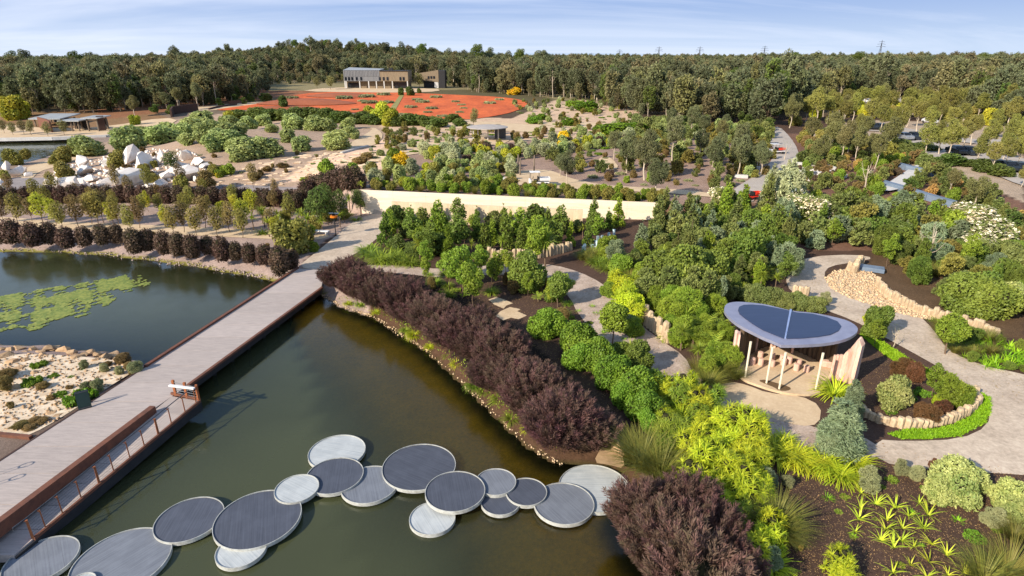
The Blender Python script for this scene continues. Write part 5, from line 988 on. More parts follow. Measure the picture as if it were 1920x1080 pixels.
for q in '700 555;690 630;660 730;815 520;960 540;1140 515;900 640;890 705;1060 610;1015 700;1210 600;1165 680;850 790;950 840;1100 840;1235 820;1350 900;1075 980;1215 950;945 1030;1355 1055;1480 1040;1200 1065;700 440;1180 700;1010 790'.split(';'):
    a, b = map(float, q.split()); P('spear', 'spear', 1440+a/4, 810+b/4, 33+7*math.sin(k_*2.1), look='spear lily rosette'); k_ += 1
rows('bush', 'cream', 'cream speckled shrub', '1678 742 62 1.1;1790 905 84;1822 895 60;1764 920 56;1898 935 70;1912 960 60;1904 560 56'); rows('tuft', 'lime', 'yellow big leaved shrub', '1574 1052 62 1.1;1590 1075 50')
rows('fine', 'sage', 'small sage green shrub', '1632 900 46;1718 885 30;1690 878 30;1478 903 24;1862 972 40;1548 560 24'); rows('mat', 'limedark', 'small yellowish plant on the mulch', '1672 898 28;1655 912 16;1585 931 22;1572 958 18;1600 1006 16')
rows('fine', 'redbrown', 'dark red brown shrub', '1690 690 40;1714 700 40;1745 775 44;1768 768 36;1728 770 30;1755 872 26'); rows('mat', 'mat', 'low dark speckled mound', '1826 1005 44;1868 985 44;1730 735 40;1705 745 28;1668 770 30')
rows('ball', 'mid', 'clipped round shrub behind the shelter', '1494 566 40;1530 572 38;1420 556 48;1450 558 44;1470 566 36;1400 552 40')
rows('ball', 'green', 'big round dark green shrub', '1812 552 90;1855 560 90;1838 545 80;1290 512 110;1245 515 96;1330 505 80;1265 540 70')
trows('round', 'dark', 'dark leafed small tree', '1327 585 66;1258 575 56;1300 560 60')
rows('bush', 'limedark', 'yellow olive rounded shrub', '1782 428 56 1.1;1700 375 66 .5;1780 415 40')
rows('flow', 'mid', 'cream flowering shrub', '1490 385 70;1524 396 60;1470 375 46;1820 420 84;1856 440 80;1840 462 60;1805 400 50;1870 425 40;1350 366 40')
rows('cone_', 'silver', 'silvery foliage shrub', '1462 350 34;1484 340 36;1440 358 34;1500 358 34;1470 370 40;1450 335 24;1478 322 20')
rows('strap', 'limedark', 'pale strap plant at the path junction', '692 470 40;712 480 44;730 478 40;752 484 34;770 488 30;682 462 26;700 460 26;745 470 30;738 462 24;760 475 24')
trows('cord', 'palm', 'young cordyline in front of the young trees', '788 490 46;1022 500 70')
CROWD = 'in the thick planting behind the winding path'
scatter([(1190, 480), (1240, 425), (1300, 400), (1380, 395), (1480, 420), (1470, 490), (1475, 540), (1380, 545), (1340, 600), (1240, 590), (1215, 560), (1222, 540), (1178, 515)],
    [('bush', 'mid', 1.5, 1.8, 3.), ('spire', 'mid', 3.5, 3.4, 5.4), ('spire', 'blue', 2.5, 3, 5), ('spire', 'limedark', 2, 3, 5), ('loose', 'mid', 3, 1.8, 3.4), ('loose', 'green', 3, 1.8, 3.2), ('fine', 'green', 2, 1.6, 3.), ('fine', 'blue', 2, 1.8, 3.2), ('fine', 'blue', 2, 2, 3.2), ('sap', 'green', 3, 2.8, 4.6), ('bush', 'limedark', 1.5, 1.4, 2.4), ('fern', 'palm', 1.2, 1.6, 2.4), ('ball', 'dark', 2, 1.6, 2.6), ('strap', 'limedark', 1, 1, 1.5)], 1.75, CROWD, 'behind the winding path', n=200, seed=3)
scatter([(1100, 475), (1150, 462), (1215, 520), (1210, 545), (1160, 515), (1085, 490)], [('strap', 'limedark', 3, 1.1, 1.7), ('bush', 'limedark', 1, 1.4, 2.2), ('tuss', 'tuss', 1, 1.2, 1.6)], .95, 'beside the tree guards and the winding path', 'beside the winding path', n=44, seed=5)
scatter([(1480, 400), (1640, 385), (1920, 450), (1924, 560), (1880, 590), (1780, 560), (1660, 500), (1640, 470), (1560, 468), (1500, 470), (1478, 440)],
    [('bush', 'mid', 2, 1.8, 3), ('spire', 'green', 1.5, 2.6, 4), ('loose', 'mid', 4, 1.6, 3), ('loose', 'olive', 2, 1.6, 3), ('fine', 'green', 3, 1.6, 3.), ('ball', 'green', 2, 1.6, 2.8), ('bush', 'dark', 3, 1.5, 2.6), ('fern', 'palm', 2, 1.6, 2.4), ('fine', 'blue', .8, 2, 3), ('tuss', 'tuss', 1.5, 1.4, 2), ('sap', 'limedark', 1.5, 2.2, 3.4)], 1.75, 'in the dense beds above the stony creek bed', 'above the stony creek bed', n=230, seed=6)
scatter([(735, 425), (1160, 425), (1120, 460), (1060, 470), (1000, 476), (920, 480), (830, 492), (760, 488), (722, 470)],
    [('spire', 'green', 4, 2.6, 4.4), ('spire', 'limedark', 3, 2.4, 4.2), ('sap', 'green', 3, 3., 4.6), ('sap', 'limedark', 1.5, 2.6, 4.6), ('bush', 'dark', 3, 1.6, 2.8), ('ball', 'mid', 2, 1.4, 2.4), ('fern', 'palm', 1, 1.4, 2), ('cord', 'palm', 1.4, 1.6, 2.6)], 1.9, 'in front of the long pale wall', 'in front of the long wall', n=120, seed=7)
scatter([(790, 516), (1010, 510), (1060, 548), (1075, 590), (1090, 625), (1010, 600), (985, 560), (900, 548), (850, 560), (800, 540)], [('mat', 'limedark', 2, .5, 1.1), ('strap', 'limedark', 1.2, .6, 1.1), ('fine', 'brownolive', 2, .6, 1.3), ('sap', 'limedark', 1.5, 2., 3.2), ('fern', 'palm', .5, 1, 1.6)], 1.2, 'on the mulch behind the plum hedge', 'behind the plum hedge', n=60, seed=8)
scatter([(1245, 600), (1340, 600), (1365, 650), (1370, 700), (1330, 715), (1295, 670), (1250, 640)], [('fine', 'limedark', 3, 1., 1.8), ('tuss', 'tuss', 2, .9, 1.4), ('strap', 'limedark', 2, .8, 1.2), ('cord', 'palm', 1, 1.5, 2.4)], 1.0, 'beside the heart-roofed shelter', 'beside the heart-roofed shelter', n=46, seed=9)
scatter([(1745, 600), (1800, 625), (1924, 655), (1930, 700), (1850, 688), (1790, 668), (1755, 625)], [('drift', 'grass', 5, .6, 1.2), ('tuss', 'tuss', 1.2, .9, 1.3), ('fine', 'green', 2, .7, 1.4)], .62, 'between the loop path and the sandstone row', 'below the long sandstone row', n=130, seed=10)
scatter([(1160, 560), (1180, 640), (1100, 640), (1060, 590)], [('mat', 'limedark', 1, .4, .9), ('drift', 'grass', 1, .4, .8)], 1.3, 'along the winding path', 'along the winding path', n=14, seed=11)
scatter([(1540, 905), (1640, 880), (1920, 905), (1924, 1075), (1500, 1075), (1480, 960)], [('mat', 'limedark', 2, .25, .5), ('drift', 'grass', 1, .25, .5), ('fine', 'straw', 2, .25, .5)], 1.7, 'scattered on the dark mulch by the spear lilies', 'on the dark mulch', n=60, seed=12)
def turf(name, Pg, n, L, m, world=False):
    Q = [GT(*p)[:2] for p in Pg]; r = rnd(len(Pg)); a = np.array(Q); x = r.uniform(a[:, 0].min(), a[:, 0].max(), n*5); y = r.uniform(a[:, 1].min(), a[:, 1].max(), n*5); k = inpoly(x, y, Q); x, y = x[k][:n], y[k][:n]; n = len(x)
    c = np.stack([x, y, land(x, y)], 1); ax = nrm(r.normal(size=(n, 3))*[.6, .6, .2]+[0, 0, .8]); q = quads(c, ax, nrm(r.normal(size=(n, 3))), L*r.uniform(.6, 1.3, n), L*.35*r.uniform(.6, 1.3, n))
    o = place(name, raw(name, q.reshape(-1, 3), np.arange(4*n).reshape(-1, 4), [m], r.uniform(0, 1, n))); o['kind'] = 'stuff'; return o
GC1 = [(1612, 628), (1628, 622), (1668, 650), (1710, 678), (1752, 700), (1738, 706), (1700, 690), (1660, 668)]; GC2 = [(1665, 815), (1700, 806), (1745, 806), (1790, 797), (1822, 780), (1838, 760), (1835, 735), (1855, 745), (1858, 770), (1845, 795), (1800, 818), (1740, 824), (1690, 824)]
for g in (GC1, GC2): sheet('ground_cover_bed', g, m_lime, .02, .5); turf('ground_cover', g, 5500, .17, LM['grass'])
turf('bank_grass', [(625, 560), (660, 572), (720, 595), (780, 632), (830, 668), (880, 715), (930, 765), (990, 815), (1040, 850), (1050, 842), (1000, 800), (950, 752), (890, 690), (830, 640), (770, 608), (700, 575), (650, 556)], 1500, .18, LM['limedark'])
def edge_straps():
    pl = [(640, 562), (680, 575), (720, 590), (770, 625), (820, 655), (870, 700), (920, 745), (960, 785), (1010, 822)]; Q = [V2(G(*p, .3)) for p in pl]
    for i, (q, d) in enumerate(path_pts(Q, 1.15)):
        if PR.random() < .45:
            o = put('strap', PR.choice(('lime', 'limedark')), q.x+PR.uniform(-.3, .3), q.y+PR.uniform(-.3, .3), .2, PR.uniform(.3, .62)); o['label'] = 'small yellow green strap plant at the foot of the plum hedge'; o['group'] = 'strap plants along the pond edge'
edge_straps()
def litter(name, Pg, n, L, m, seed):
    Q = [GT(*p)[:2] for p in Pg]; r = rnd(seed); a = np.array(Q); x = r.uniform(a[:, 0].min(), a[:, 0].max(), n*5); y = r.uniform(a[:, 1].min(), a[:, 1].max(), n*5); k = inpoly(x, y, Q) & (sdist(x, y, LAKE) > .5); x, y = x[k][:n], y[k][:n]; n = len(x)
    c = np.stack([x, y, land(x, y)+.035], 1); ax = nrm(r.normal(size=(n, 3))*[1, 1, .15]); q = quads(c, ax, nrm(r.normal(size=(n, 3))*.25+[0, 0, 1]), L*r.uniform(.5, 1.6, n), L*.4*r.uniform(.5, 1.3, n))
    o = place(name, raw(name, q.reshape(-1, 3), np.arange(4*n).reshape(-1, 4), [m], r.uniform(0, 1, n))); o['kind'] = 'stuff'
m_chip = leafmat('bark_chips', (150, 120, 92), (100, 78, 62), trans=0); m_fall = leafmat('fallen_leaves', (150, 120, 70), (104, 80, 50), trans=0)
litter('bark_chips', [(1440, 880), (1640, 870), (1920, 890), (1920, 1100), (1400, 1100)], 9000, .07, m_chip, 1)
litter('bark_chips', [(1600, 640), (1750, 700), (1840, 760), (1760, 800), (1600, 770)], 2500, .07, m_chip, 2)
litter('bark_chips', [(700, 500), (1000, 505), (1140, 640), (1200, 760), (1130, 780), (900, 600)], 5000, .08, m_chip, 3)
litter('fallen_leaves', [(1020, 495), (1110, 520), (1210, 610), (1300, 700), (1400, 770), (1640, 830), (1920, 885), (1750, 884), (1500, 842), (1262, 755), (1130, 640)], 1500, .09, m_fall, 4)
litter('fallen_leaves', [(1475, 520), (1490, 490), (1640, 480), (1550, 530), (1660, 578), (1780, 660), (1920, 705), (1920, 760), (1800, 720), (1650, 630), (1480, 548)], 1500, .09, m_fall, 5)
scatter([(1935, 440), (2350, 440), (2400, 700), (1940, 670)], [('loose', 'mid', 3, 1.4, 2.8), ('bush', 'green', 2, 1.4, 2.6), ('spire', 'green', 1, 2.6, 4)], 2.2, 'past the right end of the sandstone row', 'past the sandstone row', n=60, seed=40)
scatter([(1950, 950), (2500, 1000), (2500, 1150), (1980, 1150)], [('fine', 'sage', 2, .8, 1.6), ('loose', 'limedark', 2, .8, 1.6)], 2., 'past the cream speckled shrubs', 'past the cream shrubs', n=16, seed=41)
# ---- white sand bed plants
rows('mat', 'mat', 'low green plant on the white sand', '72 683 32 1.4;100 704 24;132 706 14;154 692 12;150 745 60 1.6;165 738 40 1.4;60 715 40 1.5;110 740 34;112 690 8;125 690 8')
rows('fine', 'brownolive', 'wiry brownish sand bed plant', '232 672 34 .5;200 682 22 .4;245 685 26 .5;80 722 26 .5;70 788 34 .35;40 795 36 .35;130 725 14 .6;95 745 18 .5;12 700 36 .6;6 720 30;20 760 14;55 800 30 .3;245 695 16'); rows('fine', 'sage', 'grey green plant on the white sand', '157 683 18;182 722 26;255 690 26;162 727 22;225 694 18;195 690 18')
# ---- left bank
rows('egg', 'plumball', 'purple brown ball shrub on the bank', '4 440 30;22 437 36;58 443 36;92 440 32;122 448 32;157 446 30;190 443 30;217 441 28;250 455 34 1.1;277 453 30 1.1;306 458 32 1.1;333 461 32 1.1;361 465 32 1.1;389 462 28;415 470 32 1.15;441 473 28;468 477 30;495 480 30;524 493 38 1.15;546 489 30')
rows('egg', 'plumball', 'dark ball shrub below the terrace', ';'.join('%d %d 27 .95' % (x, 371-5*math.sin(x/140.)) for x in list(range(4, 410, 22))+[425, 446, 462, 487, 500, 520, 543, 560]), group='dark ball shrubs below the terrace')
rows('egg', 'plumball', 'dark hedge shrub climbing to the wall', '576 362 34;590 354 34;606 350 34;622 346 34;637 340 34;652 337 34;666 336 32;676 340 24;570 374 30;556 380 28', group='hedge climbing to the wall')
trows('col', 'olive', 'slender olive promenade tree', '38 424 66;118 432 58;185 424 70;222 424 58;245 436 54;325 442 58;370 444 60;410 446 62;455 446 58;545 420 60;300 400 40;350 408 50;390 404 40;270 405 44')
trows('col', 'brownolive', 'slender brownish promenade tree', '148 428 66;172 420 60;195 418 66;262 428 60;345 436 62;385 428 64;6 418 50;60 415 46;432 436 60;512 440 54;490 412 44'); trows('col', 'yellowgreen', 'slender golden green promenade tree', '82 420 62 1.1;105 424 56;212 424 48;312 428 46;458 430 60 1.1;445 410 48;475 412 60;520 446 44;420 420 46')
rows('bush_', 'olive', 'big olive path side shrub', '550 448 66 1.1;535 456 40;568 440 40'); rows('bush_', 'limedark', 'yellow green shrub near the approach path', '588 464 20;492 470 20;578 432 24;560 425 24')
trows('col', 'dark', 'dense dark olive tree before the climbing hedge', '600 424 74 1.3;622 420 66;640 412 60;585 415 50;676 402 50;668 380 40;612 400 60')
scatter([(470, 430), (520, 405), (600, 400), (690, 385), (694, 402), (655, 420), (625, 434), (590, 438), (575, 455), (500, 455)], [('cord', 'palm', 4, 1.8, 2.8), ('strap', 'limedark', 2, .9, 1.5), ('bush', 'olive', 1, 1.2, 2)], 1.5, 'left of the approach path near the wall', 'left of the approach path', n=80, seed=13)
scatter([(0, 360), (530, 352), (600, 372), (520, 400), (300, 398), (0, 395)], [('col', 'olive', 2, 2.6, 4.), ('col', 'brownolive', 3, 2.6, 4.), ('col', 'yellowgreen', 1, 2.4, 3.4)], 4.6, 'between the promenade and the dark ball shrubs', 'between the promenade and dark balls', n=24, seed=14)
scatter([(0, 428), (470, 460), (550, 470), (560, 485), (480, 470), (240, 440), (0, 430)], [('mat', 'limedark', 1, .4, .9), ('fine', 'brownolive', 1, .4, .9)], 2., 'between ball shrubs and the promenade', 'along the promenade', n=30, seed=15)
# ---- mound with saltbush
rows('bush_', 'salt', 'soft grey green mound saltbush', '165 276 60;240 263 66;262 256 50;300 254 60;322 248 56;366 240 60;344 250 50;392 250 60;420 262 60;438 250 60;470 278 64;452 286 50;405 268 50;548 230 46;588 232 46;612 236 36;652 232 34;655 248 34;540 256 36;562 270 44;632 266 54;505 278 56;484 276 40;508 241 26;665 255 20;380 228 50;428 232 46;466 234 44;496 226 34;350 262 34;440 272 40', hs=.66)
rows('bush_', 'olive', 'olive shrub near the white boulders', '115 292 33.12;216 300 36;120 322 36;340 346 33.12;272 320 25.92;288 335 21.6;22 296 33.12;44 290 21.6;10 328 18.72;400 320 21.6;132 285 21.6;100 300 18.72;290 308 14.4'); trows('col', 'dark', 'umbrella shaped green tree among the white boulders', '324 322 40 1.6')
rows('ball_', 'limedark', 'small yellow green shrub', '418 320 20;430 318 24;412 325 18;612 316 34;662 320 30;737 292 28;575 338 30 .4;595 338 24 .4;455 262 20'); rows('ball_', 'yellow', 'golden flowering shrub', '750 305 38;740 310 26;1055 258 24;1048 276 22;1035 270 16;965 172 26 .6;410 328 12')
rows('fine_', 'brownolive', 'dry wiry shrub on the mound slope', '478 330 30 .4;410 315 30 .4;500 316 24 .4;530 310 24 .4;385 342 40;676 300 36 .4;690 292 30 .4')
scatter([(200, 290), (430, 300), (560, 285), (700, 300), (600, 330), (420, 335), (240, 330)], [('mat', 'sage', 2, .5, 1.3), ('fine', 'brownolive', 1, .6, 1.3), ('mat', 'mat', 1, .4, 1.)], 3.2, 'on the stony mound slope', 'on the mound slope', n=50, seed=16)
# dark band before the red sand
rows('bush_', 'dark', 'dark olive shrub', '455 216 40;482 214 44;506 216 44;530 216 44;556 216 50;585 214 48;612 218 50;640 220 48;672 222 48;700 224 44;770 226 44;800 228 44;822 230 40;850 222 34;862 230 30;745 228 40', hs=.5); rows('bush_', 'yellowgreen', 'yellow green shrub edging the red sand', '716 216 40;698 214 30;730 222 34;430 224 30;252 226 20')
rows('mat', 'sage', 'flat grey saltbush patch', ';'.join('%g %g %g' % (480+a/4, 60+b/4, w) for a, b, w in ((270, 490, 26), (660, 490, 34), (830, 480, 34), (960, 465, 30), (850, 525, 34), (980, 525, 30), (800, 515, 22), (940, 565, 24), (740, 580, 18), (860, 585, 20), (990, 580, 20), (1160, 560, 28), (1250, 520, 30), (1320, 570, 26), (1290, 600, 20), (1500, 520, 20), (1540, 545, 18), (1530, 600, 20), (1750, 530, 26), (1350, 485, 26), (1830, 505, 22), (1560, 570, 18), (1210, 505, 24), (1400, 630, 26), (1090, 620, 30))))
rows('bush_', 'dark', 'dark shrub by the sandy forecourt', '751 173 14;770 172 18;786 171 10;532 194 24'); trows('col', 'gum2', 'lone round grey tree before the red sand', '889 238 36 1.2')
# ---- upper garden scatters
UG = [('mat', 'sage', 3, .9, 2.2), ('ball', 'salt', 3, .9, 2.2), ('ball', 'silver', 1.6, .8, 1.8), ('mat', 'mat', 2, 1, 2.2), ('fine', 'brownolive', 2, .8, 1.8), ('loose', 'olive', 2, 1.1, 2.2), ('loose', 'mid', 1.5, 1, 2.)]
scatter([(680, 255), (760, 240), (960, 248), (1160, 240), (1240, 262), (1230, 300), (1000, 290), (900, 288), (760, 285), (700, 300)], UG, 2.7, 'in the sandy beds round the oval shelter', 'in the sandy beds round the oval shelter', n=200, seed=17, avoid=[[(655, 262), (720, 245), (720, 262), (700, 275), (640, 290)], [(872, 258), (960, 258), (960, 270), (872, 270)]])
scatter([(960, 190), (1110, 186), (1190, 215), (1170, 240), (1080, 243), (990, 235), (975, 215)], UG, 3.4, 'right of the red sand garden', 'right of the red sand', n=130, seed=18)
scatter([(690, 325), (960, 300), (960, 362), (700, 350)], [('fine', 'silver', 2, 1.4, 2.4), ('bush', 'olive', 2, 1.2, 2.4), ('bush', 'salt', 3, 1.2, 2.4), ('ball', 'yellowgreen', 1.6, .9, 1.8), ('ball', 'mid', 2, .8, 1.6), ('mat', 'mat', 1, .8, 1.6)], 2.0, 'on the slope above the long wall', 'above the long wall', n=170, seed=19)
scatter([(950, 350), (1240, 372), (1240, 382), (700, 357), (700, 350)], [('bush', 'limedark', 3, 1., 1.8), ('fine', 'olive', 2, 1, 1.7), ('tuss', 'tuss', 1, 1, 1.4)], 1.3, 'in the strip right behind the long wall', 'behind the long wall', n=90, seed=20)
scatter([(790, 292), (870, 282), (960, 286), (1180, 262), (1180, 275), (1040, 290), (960, 302), (820, 310)], [('fine', 'silver', 2.4, 1.8, 2.8), ('bush', 'yellowgreen', 3, 1.4, 2.4), ('bush', 'salt', 2, 1.6, 2.6), ('ball', 'yellow', .5, 1.2, 1.8), ('bush', 'plumball', .8, 1.4, 2.2)], 1.9, 'in the yellow flowering band below the oval shelter', 'in the flowering band', n=150, seed=21)
scatter([(1030, 300), (1340, 290), (1440, 330), (1360, 355), (1160, 345), (1060, 325)], [('loose', 'mid', 3, 1.2, 2.4), ('loose', 'olive', 2, 1.2, 2.4), ('fine', 'brownolive', 2, .8, 1.6), ('mat', 'sage', 2, 1, 2), ('ball', 'limedark', 1, .8, 1.4), ('ball', 'plumball', .8, 1.2, 2)], 2.5, 'right of the sand circle', 'right of the sand circle', n=130, seed=22, avoid=[[(1060, 333), (1130, 345), (1200, 350), (1330, 366), (1240, 362), (1100, 356)]])
scatter([(1180, 245), (1440, 245), (1445, 300), (1400, 335), (1240, 300)], [('bush', 'salt', 3, 1.4, 2.6), ('loose', 'mid', 3, 1.4, 2.6), ('ball', 'silver', 1, 1, 2), ('loose', 'olive', 3, 1.4, 2.6), ('gum', 'gum', .4, 4, 6), ('gum', 'gum2', .3, 4, 6)], 3., 'left of the service road', 'left of the service road', n=170, seed=23)
scatter([(1500, 300), (1600, 275), (1700, 300), (1900, 400), (1920, 450), (1780, 410), (1640, 380), (1520, 380), (1490, 345)], [('loose', 'dark', 2, 1.3, 2.4), ('loose', 'brownolive', 3, 1.2, 2.2), ('bush', 'limedark', 1.6, 1.2, 2.2), ('ball', 'plumball', 1, 1., 2), ('fine', 'straw', .8, 1, 1.8), ('loose', 'mid', 3, 1.3, 2.4)], 2.3, 'round the white walkway', 'round the white walkway', n=140, seed=24, avoid=[[(1640, 368), (1700, 315), (1745, 312), (1700, 360), (1800, 392), (1780, 396)]])
rows('ball_', 'mat', 'flat bright green clipped mass', '1150 242 60 .4;1190 240 50 .4;1130 242 40 .4;1002 226 30 .5;1014 220 26 .5;1068 230 34 .5;1100 200 50 .4;1080 196 40 .4;1108 206 30 .4'); 
trows('gum', 'gum', 'grey leafed gum with a white trunk', '1208 338 92;1175 324 76;1260 306 80;1335 335 70;1383 328 78;1150 300 50;1063 345 62;1230 372 78;1385 300 62;1425 330 60;1050 330 40;1420 315 50'); trows('gum', 'gum2', 'olive gum tree', '1534 312 60;1480 240 56;1604 306 62;1576 300 58;1780 368 50;1560 270 60;1630 298 44;1520 268 50;1640 316 60;1823 390 62 1.1')
trows('gum', 'autumn', 'golden olive pale trunked gum', '1678 265 66;1735 290 62;1760 290 66;1775 298 72;1800 288 60;1718 248 56;1830 318 60;1855 328 56;1882 322 58;1906 320 60;1650 248 52;1700 238 50;1630 240 56;1596 232 52;1580 240 50;1740 250 50;1780 262 54;1820 272 56;1850 284 58;1890 282 60;1916 290 60;1610 262 50;1570 222 40;1652 225 36;1690 222 36;1722 226 40;1760 238 44;1800 245 46;1550 232 46;1860 260 50;1900 262 50;1880 300 50;1915 350 40;1530 225 40')
rows('cone_', 'mid', 'clipped green hedge cone', ';'.join('%d %d %g .55' % (1676+i*13.5+(i > 5)*1.5*i*.3, 268+i*7.2+.10*i*i, 22+i*.5) for i in range(19)), group='clipped cones along the car park')
rows('bush_', 'dark', 'trimmed dark island shrub', '1815 306 30 .5;1850 312 50 .5;1880 320 50 .5;1690 272 50 .35;1740 276 50 .3;1780 300 60 .35;1720 296 30 .5'); trows('col', 'gum2', 'row tree on the lakeside terrace', '26 254 26 1.3;60 254 30 1.3;91 256 28 1.3;122 254 30 1.3;8 250 26 1.3;45 252 28 1.3'); rows('bush_', 'yellowgreen', 'golden green shrub at the forest edge', '28 204 40 1.2;42 206 30')
trows('col', 'gum2', 'small tree before the long building', '676 165 24;700 165 26;734 165 26;748 165 24;786 166 30 1.4;620 168 26 1.5;595 166 22 1.4')
scatter([(210, 222), (300, 206), (400, 196), (500, 186), (520, 192), (430, 198), (330, 214)], [('gum', 'gum', 2, 5, 9), ('gum', 'gum2', 1, 5, 8), ('loose', 'dark', 3, 2, 3.5)], 6., 'between the forest and the rust walls', 'between the forest and the rust walls', n=40, seed=35)
# ---- forest
scatter([(1470, 232), (1560, 215), (1700, 205), (1800, 222), (1920, 236), (1920, 244), (1760, 230), (1600, 222), (1500, 240)], [('gum', 'autumn', 4, 5.5, 9), ('gum', 'gum2', 2, 5.5, 9), ('bush', 'yellowgreen', 2, 2.5, 4.5), ('bush', 'olive', 2, 2.5, 4)], 5., 'between the forest and the car park', 'between the forest and the car park', n=70, seed=30)
scatter([(1560, 215), (1620, 200), (1740, 204), (1800, 225), (1700, 222)], [('gum', 'autumn', 4, 5.5, 8), ('bush', 'yellowgreen', 2, 2.5, 4.5), ('bush', 'autumn', 2, 2.5, 4.5)], 5., 'below the buoys', 'below the buoys', n=50, seed=31)
scatter([(1190, 236), (1440, 242), (1440, 262), (1380, 262), (1220, 258)], [('gum', 'gum', 1.4, 5, 8), ('gum', 'gum2', 1, 5, 7), ('loose', 'salt', 3, 2.4, 4), ('loose', 'dark', 3, 2.4, 4), ('bush', 'mid', 2, 2.2, 3.6)], 4.4, 'before the forest left of the service road', 'before the forest', n=70, seed=32)
scatter([(1500, 258), (1600, 268), (1700, 290), (1640, 300), (1520, 300)], [('gum', 'gum2', 2, 4, 6.5), ('bush', 'olive', 3, 2, 3.5), ('bush', 'mid', 3, 2, 3.5), ('bush', 'brownolive', 2, 2, 3)], 3., 'right of the service road', 'right of the service road', n=70, seed=33)
def front(px):
    return np.interp(px, [-400, 0, 60, 140, 200, 300, 400, 480, 505, 560, 640, 830, 900, 960, 1010, 1100, 1200, 1300, 1440, 1500, 1600, 1700, 1740, 1800, 1920, 2300], [214, 216, 214, 216, 214, 206, 198, 188, 160, 160, 157, 158, 176, 178, 182, 190, 224, 234, 238, 220, 184, 184, 204, 222, 244, 250])
rs = random.Random(11); near_t, far_t = [], []
def ok_far(x, y): return not (1500 < proj(x, y, float(land(x, y)))[0] < 1740 and proj(x, y, float(land(x, y)))[1] > 184)
def density(x, y):
    return 1.
d = 132.
while d < 1250:
    st = 5.6 if d < 420 else (7.5 if d < 700 else 11); half_ = d*1.0+30; x = -half_
    while x < half_:
        xx, yy = x+rs.uniform(-.45, .45)*st, d+rs.uniform(-.45, .45)*st; z = float(land(xx, yy)); u, v = proj(xx, yy, z)
        if -120 < u < 2040 and v < float(front(u))-.5 and not (560 < u < 840 and v > 157.5):
            hill = math.exp(-(((xx+215)/120)**2+((yy-600)/130)**2)); sz = rs.uniform(.5, 1.12)*(1-.55*hill*(rs.random() < .9))
            if 480 < u < 700 and 150 < v < 162: sz *= .5
            if u > 1400 and rs.random() < .25: sz *= 1.15
            (near_t if len(near_t) < 290 and v > 168 else far_t).append((xx, yy, z-.2, sz))
            if rs.random() < .8: far_t.append((xx+rs.uniform(-3, 3), yy+rs.uniform(0, 5), z-.6-rs.random(), rs.uniform(.28, .5)))
        x += st
    d += st
fk = ['forest', 'forest2', 'gum', 'gum2', 'forest', 'gum', 'dark']
def zone_word(u): return ('at the far left of the forest edge' if u < 250 else 'in the forest edge behind the rust walls' if u < 520 else 'in the forest edge near the long building' if u < 1000 else 'in the forest edge behind the oval shelter' if u < 1440 else 'in the forest edge beyond the car park')
for xx, yy, z, sz in near_t:
    u = proj(xx, yy, z)[0]; c = rs.choice(fk); o = put('wood', c, xx, yy, z, sz, rs.uniform(.9, 1.15)); w_ = zone_word(u); o['label'] = 'tall '+CN[c]+' gum tree '+w_; o['group'] = CN[c]+' gum trees '+w_
# the remaining forest, too many to tell apart: one object of instanced trees
pm = bpy.data.meshes.new('forest'); pm.from_pydata([t[:3] for t in far_t], [], [])
for nm_, val in (('sz', [t[3] for t in far_t]), ('rot', [rs.uniform(0, 6.28) for _ in far_t])): at = pm.attributes.new(nm_, 'FLOAT', 'POINT'); at.data.foreach_set('value', val)
at = pm.attributes.new('pick', 'INT', 'POINT'); at.data.foreach_set('value', [rs.randrange(16) for _ in far_t])
fo = place('forest', pm); fo['kind'] = 'stuff'
pc = bpy.data.collections.new('tree_kinds')
for i in range(16):
    m_ = FAR[i % 8] if i < 8 else FAR[i % 8].copy()
    if i >= 8: m_.materials[0] = LM[('gum', 'dark', 'forest2', 'gum2', 'gum', 'forest', 'gum', 'forest')[i-8]]
    pc.objects.link(bpy.data.objects.new('tree_kind_%02d' % i, m_))
ngp = bpy.data.node_groups.new('forest', 'GeometryNodeTree'); ngp.interface.new_socket('Geometry', in_out='INPUT', socket_type='NodeSocketGeometry'); ngp.interface.new_socket('Geometry', in_out='OUTPUT', socket_type='NodeSocketGeometry')
N_ = ngp.nodes; gi, go = N_.new('NodeGroupInput'), N_.new('NodeGroupOutput'); ip = N_.new('GeometryNodeInstanceOnPoints'); ci = N_.new('GeometryNodeCollectionInfo'); ci.inputs[0].default_value = pc; ci.inputs[1].default_value = True; ci.inputs[2].default_value = True
def na(n, t): q = N_.new('GeometryNodeInputNamedAttribute'); q.data_type = t; q.inputs[0].default_value = n; return q.outputs[0]
cx_ = N_.new('ShaderNodeCombineXYZ'); lk_ = ngp.links.new; lk_(gi.outputs[0], ip.inputs['Points']); lk_(ci.outputs[0], ip.inputs['Instance']); ip.inputs['Pick Instance'].default_value = True; lk_(na('pick', 'INT'), ip.inputs['Instance Index'])
lk_(na('rot', 'FLOAT'), cx_.inputs[2]); lk_(cx_.outputs[0], ip.inputs['Rotation']); lk_(na('sz', 'FLOAT'), ip.inputs['Scale']); lk_(ip.outputs[0], go.inputs[0])
fo.modifiers.new('forest', 'NODES').node_group = ngp
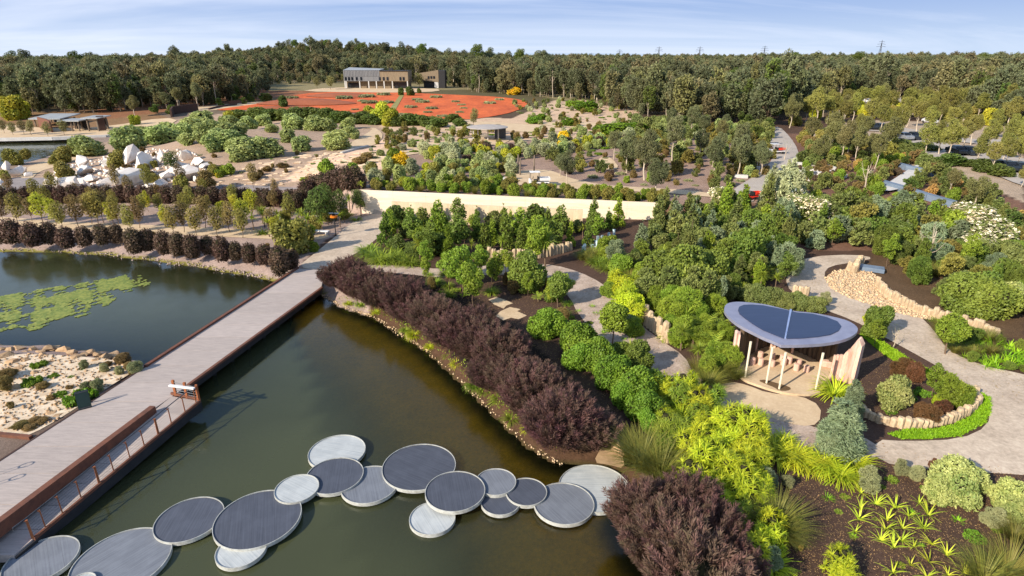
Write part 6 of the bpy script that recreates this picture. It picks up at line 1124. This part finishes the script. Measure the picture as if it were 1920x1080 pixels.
# taller trees standing out on the skyline
SK_T = [(40, 560, 96), (92, 520, 97), (112, 500, 98), (150, 600, 100), (200, 480, 96), (225, 500, 98), (290, 540, 99), (310, 600, 101), (412, 560, 103), (455, 500, 101), (540, 590, 96), (560, 600, 88), (575, 600, 78), (585, 600, 80), (615, 600, 80), (625, 602, 82), (640, 600, 80), (655, 602, 82), (682, 598, 80), (700, 596, 84), (740, 560, 84), (768, 560, 82), (805, 600, 86), (820, 610, 90), (850, 600, 92), (900, 560, 90), (920, 570, 92), (955, 520, 96), (975, 540, 97), (1012, 460, 96), (1180, 420, 102), (1450, 520, 102), (1486, 560, 103), (1530, 500, 102), (1562, 520, 101), (1670, 480, 102), (1730, 520, 102), (1780, 460, 103), (1850, 480, 104)]
for i, (u, Y, tp) in enumerate(SK_T):
    X = (u-960)/FPX*Y*1.005; z = float(land(X, Y)); ht = CAM_H+(107-tp)/FPX*Y*1.06-z; k = 'gum' if i % 3 else 'col'
    if ht > 5: o = put(k, ('gum', 'dark', 'forest')[i % 3], X, Y, z, ht/GEO[k][0]['h'], 1.0); o.scale = (o.scale[0]*1.25, o.scale[1]*1.25, o.scale[2]); w_ = 'left of the wooded hill' if u < 540 else 'on the wooded hill' if u < 860 else 'right of the wooded hill'; o['label'] = 'tree rising above the skyline '+w_; o['group'] = 'skyline trees '+w_
# ------------------------------------------------------------------ labels for hand placed plants and rocks
LMK = [('heart-roofed shelter', 1480, 640), ('big pale landing disc', 1110, 915), ('long pale wall', 960, 380), ('oval shelter', 914, 250), ('white boulders', 270, 320), ('white roofed buggy', 1010, 340), ('white walkway', 1690, 340), ('red sand garden', 800, 200), ('orange ringed lamp', 628, 415), ('tan stony creek bed', 1650, 545), ('red tray buggy', 1456, 282),
       ('curved sandstone row', 1740, 770), ('spear lily bed', 1700, 960), ('sandwich board', 160, 755), ('lily pads', 150, 560), ('silvery shrub', 1470, 345), ('cream flowering shrubs', 1845, 430), ('golden flowering shrub', 750, 305), ('ramp end barrier', 345, 735), ('long building', 710, 150), ('far lake', 40, 280), ('parked cars', 1880, 320), ('path bend', 650, 490)]
ORD = ['first', 'second', 'third', 'fourth', 'fifth', 'sixth', 'seventh', 'eighth', 'ninth', 'tenth', 'eleventh', 'twelfth']+['%dth' % i for i in range(13, 90)]
BK = {}
def bucket(o, look, cx, cy, shared=None):
    l = min(LMK, key=lambda q: math.hypot((q[1]-cx), (q[2]-cy)*1.5)+(400 if any(w in look for w in q[0].split() if len(w) > 5) else 0)); dx, dy = cx-l[1], (cy-l[2])*1.6
    rel = ('right of' if dx > 0 else 'left of') if abs(dx) > abs(dy) else ('in front of' if dy > 0 else 'behind')
    BK.setdefault((look, rel, l[0]), []).append((math.hypot(dx, dy), o, shared))
for o, kind, color, cx, cy, label, look, group in PENDING:
    if group: o['group'] = group
    if label: o['label'] = label; continue
    bucket(o, look or CN[color]+' '+NAMES[kind.rstrip('_')].replace('_', ' '), cx, cy)
for o, look, cx, cy, shared in SCAT: bucket(o, look, cx, cy, shared)
for (look, rel, l), v in BK.items():
    v.sort(key=lambda q: q[0]); sc = [q for q in v if q[2]]; many = len(v) > 6
    n_ = 0
    for _, o, shared in v:
        if shared and many: o['label'] = shared; continue
        o['label'] = look+(', '+ORD[n_]+' one ' if len(v) > 1 else ' ')+rel+' the '+l; n_ += 1
    hp = [q[1] for q in v if not q[2]]
    if len(hp) > 1 and not hp[0].get('group'):
        for o in hp: o['group'] = look+'s '+rel+' the '+l
for o in COL.objects:
    if '_b' in o: del o['_b']
print('objects', len(COL.objects), 'forest points', len(far_t), 'near', len(near_t))
